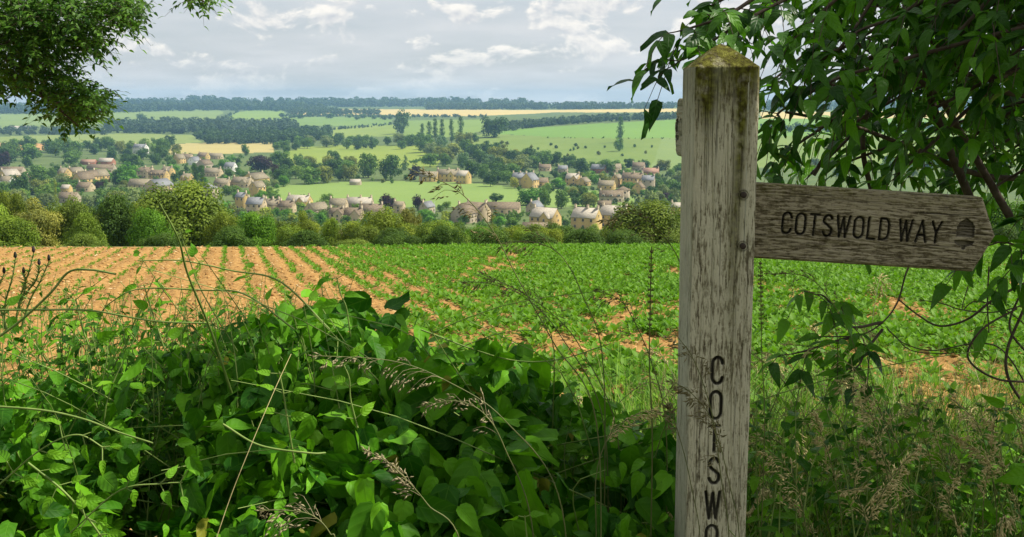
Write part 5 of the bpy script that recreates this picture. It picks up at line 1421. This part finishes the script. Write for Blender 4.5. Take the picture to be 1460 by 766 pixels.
stalk('tan plume standing at the right edge of the grass', [(1400, 800), (1402, 720), (1412, 650), (1418, 600)], 1.5, 'tight', .6, M_DRY, dens=1.5)
stalk('tan plume drooping left near the right edge', [(1440, 790), (1420, 700), (1400, 650), (1360, 622)], 1.55, 'tight', .5, M_DRY, dens=1.4)
stalk('horizontal tan panicle low in the right hand grass', [(1380, 790), (1330, 720), (1270, 698), (1200, 700)], 1.5, 'loose', .5, M_DRY, dens=1.2)
for q, (x_, y_) in enumerate([(1120,640),(1165,590),(1210,655),(1255,625),(1330,600),(1345,680),(1385,570),(1430,650),(1300,560),(1140,700),(1235,560),(1455,590)]):
    stalk(['low', 'short', 'slender', 'dense', 'loose', 'broad'][q % 6] + ' straw plume, ' + ORD[q] + ' from the start of the tangle right of the post', [(x_ + 36, y_ + 190), (x_ + 26, y_ + 95), (x_ + 8, y_ + 35), (x_ - 26 + (q % 3) * 22, y_)], 1.5 + .05 * (q % 5), ['loose', 'tight'][q % 2], .55, M_DRY, dens=1.2)
# the rest of the flowering grasses, copies of four
PR = []
for k in range(4):
    H = [.95, .88, 1.0, .82][k]; b = [.16, .28, .22, .12][k]
    C = spline([(0, 0, 0), (.01, 0, H * .5), (b * .5, .02, H * .86), (b, .03, H), (b + .07, .03, H * 1.0 - .015)], 60)
    a = Acc(); tube(a, C, .0013, .0006, 5); sm = a.build('stem', [M_GSTEM], True)
    PR.append((sm, head_mesh(C[40:], ['loose', 'tight', 'loose', 'loose'][k], M_DRY if k != 3 else M_DRYG, g6, 1.1)))
for k in range(150):
    if k < 120: x, y = g6.uniform(.5, 2.0), g6.uniform(1.75, 3.0)
    else: x, y = g6.uniform(-.05, .4), g6.uniform(2.0, 3.0)
    e = obj('grass_stalk', None, loc=(x, y, -SLOPE * y - .03), rot=(0, 0, g6.uniform(0, 6.28))); s = g6.uniform(1.0, 1.38) * (1 if k < 120 else .95); e.scale = (s, s, s)
    if k < 120: tag(e, 'flowering grass with straw coloured panicle in the verge right of the post', 'grass stalk', 'flowering grasses right of the post')
    else: tag(e, 'flowering grass with fine panicle between hedge and post', 'grass stalk', 'flowering grasses left of the post')
    sm, hm = PR[k % 4]; obj('stem', sm, e); obj('seed_head', hm, e)

# thistle at the left edge
def thistle():
    root = obj('thistle', None, loc=(-.95, 1.9, -.2)); tag(root, 'spiny thistle with dark purple buds at the left edge before bare soil', 'thistle'); mi = Matrix.Translation(Vector(root.location)).inverted()
    a = Acc(); heads = []
    for pts in ([(5, 470), (8, 430), (18, 395), (22, 368)], [(20, 470), (30, 420), (42, 385), (48, 360)], [(30, 470), (42, 430), (58, 400), (70, 372)], [(10, 470), (-4, 420), (6, 390)], [(36, 420), (52, 398), (56, 378)], [(26, 440), (36, 410), (34, 390)]):
        P = spline([at(x, y, 1.85) for x, y in pts], 12); tube(a, P, .0022, .0011, 5)
        for i in range(1, 11):
            for s in (-1, 1):
                d = np.array([s * g6.uniform(.5, 1), g6.normal() * .5, .6]); tube(a, [P[i], P[i] + norm(d) * g6.uniform(.006, .018)], .0016, .0002, 3)
        t = P[-1]; hd = Acc(); heads.append(hd); tube(hd, spline([t, t + [0, 0, .004], t + [0, 0, .009], t + [0, 0, .012]], 6), np.array([.0015, .003, .0032, .0026, .002, .001]), 0, 8)
    o = obj('stem', a.build('stem', [M_STEM], True), root); o.matrix_parent_inverse = mi
    m = noisy_mat('thistle_bud', [(.4, (.03, .035, .02)), (.7, (.06, .035, .055))], 90, .8, .2, .3)
    for hd in heads:
        o = obj('flower_head', hd.build('flower_head', [m], True), root); o.matrix_parent_inverse = mi
thistle()
# ================================================================ OVERHANGING TREES
def compound(acc, tm, base, d, n, L, size, droop, rach=None, rnd=None):
    """a pinnate leaf: n leaflets on a drooping stalk"""
    d = norm(np.asarray(d, float)); C = spline([base, base + d * L * .5 + [0, 0, -.04 * L], base + d * L + [0, 0, -droop * L]], 8)
    if rach is not None: tube(rach, C, .0011, .0006, 4)
    T = norm(np.gradient(C, axis=0)); P = []; A = []; Nn = []; S = []
    side = norm(np.cross(T[4], (0, 0, 1.)) + 1e-6)
    for k in range(n // 2):
        i = int(7 * (.35 + .6 * k / max(1, n // 2)))
        for s in (-1, 1):
            a = norm(side * s * .85 + T[i] * .6 + np.array([0, 0, -droop * .9]) + .18 * g6.normal(size=3))
            P.append(C[i]); A.append(a); Nn.append(norm(np.cross(side, T[i]) * np.sign(np.cross(side, T[i])[2] + 1e-6) + .35 * g6.normal(size=3) + np.array([0, -.15, .3]))); S.append(size * g6.uniform(.75, 1.15))
    P.append(C[-1]); A.append(norm(T[-1] + np.array([0, 0, -droop * .5]))); Nn.append(norm(np.array([0, -.2, 1]) + .35 * g6.normal(size=3))); S.append(size * 1.15)
    r = np.clip((g6.random() if rnd is None else rnd) + .25 * g6.normal(size=len(P)), 0, 1)
    place_leaves(acc, tm, np.array(P), np.array(Nn), np.array(A), np.array(S), r)

def out_of_frame(P):
    px, py = proj(P[:, 0], P[:, 1], P[:, 2]); return ~((P[:, 1] > .2) & (px > -25) & (px < 1485) & (py > -25))

def crown_leaves(c, r, n, size, keep, hollow=.5):
    d = norm(g6.normal(size=(n, 3))); rad = (hollow + (1 - hollow) * g6.random(n)) ** .7
    P = np.array(c) + d * rad[:, None] * np.array(r) + .12 * g6.normal(size=(n, 3)); P = P[keep(P)]
    k = len(P); return P, norm(np.array([0, 0, .8]) + .6 * g6.normal(size=(k, 3))), norm(g6.normal(size=(k, 3)) + [0, 0, -.4]), size * g6.uniform(.7, 1.2, k)

def right_tree():
    base = np.array([2.35, 1.75, -.15])
    root = obj('elder_tree', None, loc=base); tag(root, 'dark leafy tree whose drooping boughs hang over the post and finger board', 'tree'); mi = Matrix.Translation(Vector(base)).inverted()
    tr = Acc(); tube(tr, spline([base - [0, 0, .2], base + [.03, .05, .9], base + [-.08, .02, 2.0], base + [-.2, -.1, 3.2]], 16), .11, .05, 12)
    o = obj('trunk', tr.build('trunk', [M_BARK], True), root); o.matrix_parent_inverse = mi
    br = Acc(); lf = Acc()
    def bough(P, r0, r1, every, n, size, L, droop=.5, start=.2, skip=.0, two=True):
        P = spline(P, 40); tube(br, P, r0, r1, 6)
        ln = np.concatenate([[0], np.cumsum(np.linalg.norm(np.diff(P, axis=0), axis=1))]); T = norm(np.gradient(P, axis=0))
        k = 0
        for s in np.arange(ln[-1] * start, ln[-1], every):
            i = min(39, int(np.searchsorted(ln, s))); k += 1
            for sd in ((-1, 1) if two else (1 if k % 2 else -1,)):
                if g6.random() < skip: continue
                side = norm(np.cross(T[i], (0, 0, 1.))) * sd
                d = side * .9 + T[i] * .5 + .3 * g6.normal(size=3) + np.array([0, -.05, .05])
                compound(lf, LT_LONG, P[i], d, n, L * g6.uniform(.7, 1.2), size, droop, br)
        compound(lf, LT_LONG, P[-1], T[-1], n, L, size, droop, br)
    # boughs: from the crown, off to the right and above, down into the view
    def px(*a): return [at(*q) for q in a]
    ends = [(1180, 30), (1120, 60), (1095, 10), (1240, 60), (1300, 30), (1380, 40), (1440, 60), (1150, 110), (1110, 170), (1210, 130), (1270, 120), (1340, 110), (1420, 130), (1460, 180), (1120, 225), (1170, 190), (1240, 190), (1310, 180), (1390, 200), (1440, 240), (1150, 255), (1210, 245), (1280, 250), (1350, 262), (1420, 275), (1100, 120), (1060, 40), (1030, 15), (1390, 90), (1250, 10), (1330, 235), (1185, 75), (1290, 75), (1450, 20), (1220, -10), (1310, 0), (1400, 0), (1350, 60), (1430, 95), (1270, 40), (1150, 40), (1380, 150), (1300, 150), (1450, 160), (1230, 100), (1410, 240), (1340, 20), (1180, 0)]
    for k, (ex_, ey_) in enumerate(ends):
        Y = g6.uniform(1.75, 2.75); e = at(ex_, ey_, Y)
        if k % 3 == 0: s = np.array([1.9 + g6.uniform(-.2, .4), Y + .2 * g6.normal(), e[2] + g6.uniform(.25, .55)])
        else: s = np.array([e[0] + g6.uniform(.45, .9), Y + .3 * g6.normal(), e[2] + g6.uniform(.30, .62)])
        m = (s + e) / 2 + np.array([0, 0, g6.uniform(.05, .14)])
        bough([s, m, e + [.04, 0, .04], e], .007, .0016, .070, 7, .045, .105, .75, .27, .26)
    # sprig reaching left past the top of the post, in front of the sky
    bough(px((1180, -30, 1.85), (1080, 20, 1.8), (1010, 62, 1.75), (962, 92, 1.7)), .004, .0012, .06, 5, .042, .075, .55, .30, .05)
    bough(px((1100, -20, 1.8), (1040, 20, 1.75), (985, 40, 1.72), (966, 45, 1.7)), .004, .0012, .055, 5, .045, .08, .6, .35, .1)
    bough(px((1090, -60, 1.6), (1040, -40, 1.6), (985, -30, 1.6), (915, -30, 1.6)), .004, .0012, .06, 3, .036, .04, .5, .4, .3, False)
    # bare limbs crossing behind the leaves and under the board
    for P, r0, r1 in (
        ([(1500, 255, 2.4), (1400, 250, 2.35), (1310, 215, 2.3), (1210, 178, 2.25), (1120, 160, 2.2)], .008, .003),
        ([(1390, 300, 2.3), (1330, 150, 2.3), (1320, 60, 2.3), (1340, -40, 2.3)], .010, .006),
        ([(1440, 310, 2.2), (1370, 190, 2.2), (1330, 130, 2.2), (1250, 80, 2.2), (1190, 40, 2.2)], .009, .003),
        ([(1250, 300, 2.4), (1230, 200, 2.4), (1260, 90, 2.4), (1300, -20, 2.4)], .007, .004),
        ([(1480, 140, 2.1), (1400, 120, 2.1), (1330, 60, 2.1), (1270, 10, 2.1)], .007, .004),
        ([(1160, 250, 2.3), (1200, 190, 2.3), (1280, 140, 2.3), (1370, 100, 2.3)], .005, .003)):
        tube(br, spline(px(*P), 30), r0, r1, 7)
    for P, r0, r1, lv in (
        ([(1480, 395, 1.85), (1420, 425, 1.85), (1380, 455, 1.85), (1340, 465, 1.85), (1310, 450, 1.85), (1282, 428, 1.85)], .0075, .003, 0),
        ([(1330, 340, 1.9), (1296, 380, 1.88), (1280, 430, 1.86), (1258, 460, 1.84), (1225, 478, 1.82), (1170, 480, 1.8)], .0055, .0025, 0),
        ([(1470, 432, 1.9), (1420, 445, 1.9), (1372, 442, 1.9), (1340, 432, 1.9), (1310, 428, 1.9)], .004, .002, 0),
        ([(1470, 470, 1.95), (1430, 440, 1.95), (1390, 430, 1.95), (1372, 442, 1.95), (1380, 408, 1.95)], .004, .002, 0),
        ([(1480, 520, 1.8), (1440, 470, 1.8), (1455, 420, 1.8), (1475, 390, 1.8)], .006, .004, 0),
        ([(1470, 560, 1.9), (1430, 500, 1.9), (1390, 490, 1.9), (1330, 500, 1.9), (1290, 490, 1.9), (1265, 470, 1.9)], .0045, .002, 0),
        ([(1480, 545, 1.75), (1420, 540, 1.75), (1380, 510, 1.75), (1400, 470, 1.75), (1450, 440, 1.75)], .006, .004, 0),
        ([(1350, 505, 1.9), (1300, 500, 1.9), (1275, 478, 1.9), (1262, 465, 1.9)], .003, .0015, 0),
        ([(1478, 600, 1.8), (1440, 545, 1.8), (1436, 500, 1.8), (1460, 440, 1.8)], .008, .006, 0),
        ([(1410, 380, 2.0), (1408, 430, 2.0), (1410, 475, 2.0)], .0045, .003, 0)):
        tube(br, spline(px(*P), 30), r0 * .36, r1 * .45, 7)
    bough(px((1258, 460, 1.84), (1210, 465, 1.8), (1178, 425, 1.78), (1162, 420, 1.76)), .003, .0013, .06, 5, .042, .08, .7, .35, .3)
    bough(px((1225, 478, 1.82), (1180, 490, 1.8), (1150, 500, 1.78), (1128, 505, 1.76)), .003, .0013, .06, 5, .042, .08, .75, .3, .3)
    bough(px((1258, 470, 1.84), (1235, 500, 1.8), (1225, 520, 1.78), (1212, 530, 1.76)), .003, .0013, .06, 3, .045, .06, .8, .4, .3)
    bough(px((1500, 330, 1.7), (1460, 350, 1.7), (1430, 345, 1.7), (1410, 350, 1.7)), .003, .0013, .06, 5, .05, .07, .7, .2, .2)
    bough(px((1500, 300, 1.8), (1470, 320, 1.8), (1450, 372, 1.8), (1440, 385, 1.8)), .003, .0013, .06, 5, .05, .07, .7, .2, .2)
    # the crown above, out of the picture, that shades the post
    for k in range(16):
        e = np.array([2.35, 1.7, 3.4]) + norm(g6.normal(size=3)) * np.array([1.2, 1.4, .8]); s = base + [-.15, -.05, g6.uniform(1.9, 3.0)]
        tube(br, spline([s, (s + e) / 2 + [0, 0, .2], e], 12), .025, .006, 6)
    sd = np.array([math.sin(SUN_AZ) * math.cos(SUN_EL), math.cos(SUN_AZ) * math.cos(SUN_EL), math.sin(SUN_EL)])
    def keep(P):
        # the crown is open in places, so that sun flecks reach the verge and the hedge
        Lp = P - sd * ((P[:, 2:3] - 1.15) / sd[2]); x, y = Lp[:, 0], Lp[:, 1]
        gap = fbm(x * 2.6 + 11, y * 2.6 + 5, 2) > .38
        dense = (x > .05) & (x < .85) & (y > .9) & (y < 2.0)
        return out_of_frame(P) & (dense | (gap & (g6.random(len(P)) < np.where(x < .05, .72, np.where(x > .85, .72, .8)))))
    P, n_, al, sz = crown_leaves((2.35, 1.75, 3.45), (1.45, 1.7, 1.05), 10000, .12, keep, .25)
    place_leaves(lf, LT_LOW, P, n_, al, sz)
    o = obj('branch', br.build('branch', [M_TWIG], True), root); o.matrix_parent_inverse = mi
    o = obj('foliage', lf.build('foliage', [M_ELDER], True), root); o.matrix_parent_inverse = mi
right_tree()

def left_tree():
    base = np.array([-4.7, 6.2, -.6]); root = obj('ash_tree', None, loc=base); tag(root, 'ash tree with feathery leaves hanging in from the upper left corner', 'tree'); mi = Matrix.Translation(Vector(base)).inverted()
    tr = Acc(); tube(tr, spline([base, base + [.1, 0, 1.6], base + [0, .1, 3.2], base + [.3, 0, 5.2]], 16), .17, .07, 12); o = obj('trunk', tr.build('trunk', [M_BARK], True), root); o.matrix_parent_inverse = mi
    br = Acc(); lf = Acc()
    def px(*a): return [at(*q) for q in a]
    hub = base + [.05, .05, 2.7]
    limbs = [px((-90, 70, 6.0), (0, 100, 5.6), (26, 115, 5.5), (52, 133, 5.4), (73, 146, 5.4), (97, 167, 5.3), (112, 180, 5.3)),
             px((-90, 40, 6.2), (10, 60, 5.9), (57, 54, 5.8), (89, 42, 5.7), (112, 30, 5.6)),
             px((-80, 20, 6.0), (20, 92, 5.7), (70, 82, 5.6), (120, 62, 5.5), (145, 58, 5.4)),
             px((-60, -40, 5.8), (60, -10, 5.6), (130, 12, 5.5), (185, 25, 5.4)),
             px((-60, -20, 5.7), (30, 20, 5.6), (80, 40, 5.6), (110, 75, 5.5)),
             px((52, 133, 5.4), (80, 134, 5.4), (110, 128, 5.4), (125, 140, 5.3)),
             px((26, 115, 5.5), (20, 130, 5.5), (32, 142, 5.5)),
             px((73, 146, 5.4), (95, 148, 5.3), (130, 155, 5.3), (146, 160, 5.3)),
             px((150, -60, 5.5), (230, -30, 5.4), (275, -8, 5.4), (296, 6, 5.4))]
    for L in limbs:
        tube(br, spline([hub] + L if L[0][0] < -3.0 else L, 30), .02 if L[0][0] < -3 else .008, .003, 7)
    blobs = [(20,20,46,32),(75,8,48,32),(130,12,38,26),(170,28,28,20),(190,18,22,12),(195,40,14,9),(95,50,32,26),(45,55,40,32),(10,70,34,28),(70,85,40,28),(125,70,26,18),(146,78,12,7),(15,108,34,26),(60,112,28,20),(34,134,14,8),(5,138,16,8),(95,118,22,13),(86,146,20,10),(110,150,28,22),(130,160,22,15),(102,172,18,12),(120,182,12,9),(148,158,12,7),(292,3,18,15),(276,-6,16,10),(80,30,40,26),(150,45,20,12)]
    for (cx, cy_, r, n) in blobs:
        for k in range(int(n * 3.6)):
            an = g6.random() * 6.28; q = r * math.sqrt(g6.random()); p = at(cx - 16 + q * math.cos(an), cy_ - 15 + q * math.sin(an) * .85, g6.uniform(5.15, 6.1))
            d = np.array([.45 + .6 * g6.normal(), -.3 + .5 * g6.normal(), .1 + .3 * g6.normal()])
            compound(lf, LT_LEAFLET, p, d, 11, g6.uniform(.11, .17), .033, .35, br)
    P, n_, al, sz = crown_leaves((-4.3, 6.0, 4.2), (2.6, 2.4, 2.6), 9000, .13, lambda P: out_of_frame(P) & (proj(P[:, 0], P[:, 1], P[:, 2])[0] < 120), .2)
    place_leaves(lf, LT_LOW, P, n_, al, sz)
    o = obj('branch', br.build('branch', [M_TWIG], True), root); o.matrix_parent_inverse = mi
    o = obj('foliage', lf.build('foliage', [M_ASH], True), root); o.matrix_parent_inverse = mi
left_tree()

# added unseen trees behind the camera, placed to block sky light from the foreground
for k, (x, y, w, h, lb) in enumerate([(-12, -6.0, 6.5, 8, 'broad added shade tree behind the viewer, farthest to the left'), (-6.2, -6.5, 6, 9, 'tall added shade tree behind the viewer, second from left'), (-1.2, -8.6, 6, 9, 'tallest added shade tree behind the viewer')]):
    e = tree('near_bush', (x, y, -.1), w, h, T['h_dark'], name='added_shade_tree'); tag(e, lb, 'tree', 'added shade trees behind the viewer')
# ================================================================ AIR, SKY, SUN, CAMERA
def haze():
    a = Acc(); box(a, -6600, 6600, -60, 7100, -75, 75)
    m, nt = mat('valley_air'); v = nt.nodes.new('ShaderNodeVolumePrincipled')
    v.inputs['Color'].default_value = (.36, .63, 1.0, 1); v.inputs['Density'].default_value = HAZE; v.inputs['Anisotropy'].default_value = .15
    o = nt.nodes.new('ShaderNodeOutputMaterial'); nt.links.new(v.outputs[0], o.inputs['Volume'])
    b = obj('haze', a.build('haze', [m])); tag(b, 'thin pale blue haze in the valley air', 'haze', kind='stuff')
HAZE = 1.0e-4
haze()
def sky():
    w = bpy.data.worlds.new('World'); SC.world = w; w.use_nodes = True
    nt = w.node_tree; nt.nodes.clear()
    s = nt.nodes.new('ShaderNodeTexSky'); s.sky_type = 'NISHITA'; s.sun_disc = False
    s.sun_elevation = SUN_EL; s.sun_rotation = SUN_AZ; s.air_density = 1.0; s.dust_density = 1.5
    tc = nt.nodes.new('ShaderNodeTexCoord'); sx = nt.nodes.new('ShaderNodeSeparateXYZ'); nt.links.new(tc.outputs['Generated'], sx.inputs[0])
    z = math_(nt, 'MAXIMUM', sx.outputs[2], .0)
    k = math_(nt, 'ADD', z, .10)
    cx = nt.nodes.new('ShaderNodeCombineXYZ')
    nt.links.new(math_(nt, 'DIVIDE', sx.outputs[0], k), cx.inputs[0]); nt.links.new(math_(nt, 'DIVIDE', sx.outputs[1], k), cx.inputs[1])
    # direction space keeps heaps upright near the horizon
    mp = N(nt, 'ShaderNodeMapping'); mp.inputs['Scale'].default_value = (16, 16, 29); mp.inputs['Location'].default_value = (3.1, .4, 1.3); nt.links.new(tc.outputs['Generated'], mp.inputs[0])
    n1 = noise(nt, 1.0, mp.outputs[0], 9, .56, .25)
    mp2 = N(nt, 'ShaderNodeMapping'); mp2.inputs['Scale'].default_value = (16, 16, 29); mp2.inputs['Location'].default_value = (3.1 - .05, .4, 1.3 + .13); nt.links.new(tc.outputs['Generated'], mp2.inputs[0])
    n1b = noise(nt, 1.0, mp2.outputs[0], 9, .56, .25)
    n2 = noise(nt, .8, cx.outputs[0], 6, .55)
    n3 = noise(nt, .35, mp.outputs[0], 2)
    heap = ramp(nt, math_(nt, 'ADD', n1, math_(nt, 'MULTIPLY', math_(nt, 'SUBTRACT', n3, .5), .5)), [(.465, 0), (.55, 1)], 'EASE')
    veil = ramp(nt, n2, [(.30, .62), (.66, .95)])
    lit = math_(nt, 'MULTIPLY_ADD', math_(nt, 'SUBTRACT', n1, n1b), 5.5, .5, clamp=True)
    heapc = mixc(nt, lit, (5.7, 5.8, 6.1), (10.2, 9.55, 8.6))
    veilc = mixc(nt, ramp(nt, n2, [(.35, 0), (.7, 1)]), (5.9, 6.2, 6.6), (6.9, 6.9, 6.95))
    col = mixc(nt, veil, s.outputs[0], veilc)
    up = ramp(nt, z, [(.0, .15), (.05, .75), (.6, .7)])
    col = mixc(nt, math_(nt, 'MULTIPLY', heap, up), col, heapc)
    b = nt.nodes.new('ShaderNodeBackground'); b.inputs[1].default_value = .085; nt.links.new(col, b.inputs[0])
    o = nt.nodes.new('ShaderNodeOutputWorld'); nt.links.new(b.outputs[0], o.inputs[0])
sky()
def sun():
    l = bpy.data.lights.new('sun', 'SUN'); l.energy = 5.0; l.angle = R(.8); l.color = (1, .93, .80)
    d = Vector((math.sin(SUN_AZ) * math.cos(SUN_EL), math.cos(SUN_AZ) * math.cos(SUN_EL), math.sin(SUN_EL)))
    o = obj('sun', l); o.rotation_euler = (-d).to_track_quat('-Z', 'Y').to_euler(); o.location = d * 60
sun()
cam = bpy.data.cameras.new('camera'); cam.sensor_fit = 'HORIZONTAL'; cam.sensor_width = 36; cam.lens = F / 1460 * 36
cam.clip_start = .05; cam.clip_end = 20000
co = obj('camera', cam, loc=EYE, rot=(math.pi / 2 - PITCH, 0, 0)); SC.camera = co
vs = SC.view_settings; vs.view_transform = 'Standard'; vs.look = 'None'; vs.exposure = 0.45; vs.gamma = 1; vs.use_curve_mapping = False
SC.render.engine = 'CYCLES'
cy = SC.cycles; cy.use_denoising = True; cy.max_bounces = 6; cy.transparent_max_bounces = 8; cy.volume_bounces = 1
cy.sample_clamp_indirect = 6
try: cy.denoiser = 'OPENIMAGEDENOISE'; cy.denoising_input_passes = 'RGB_ALBEDO_NORMAL'; cy.denoising_prefilter = 'ACCURATE'
except Exception: pass
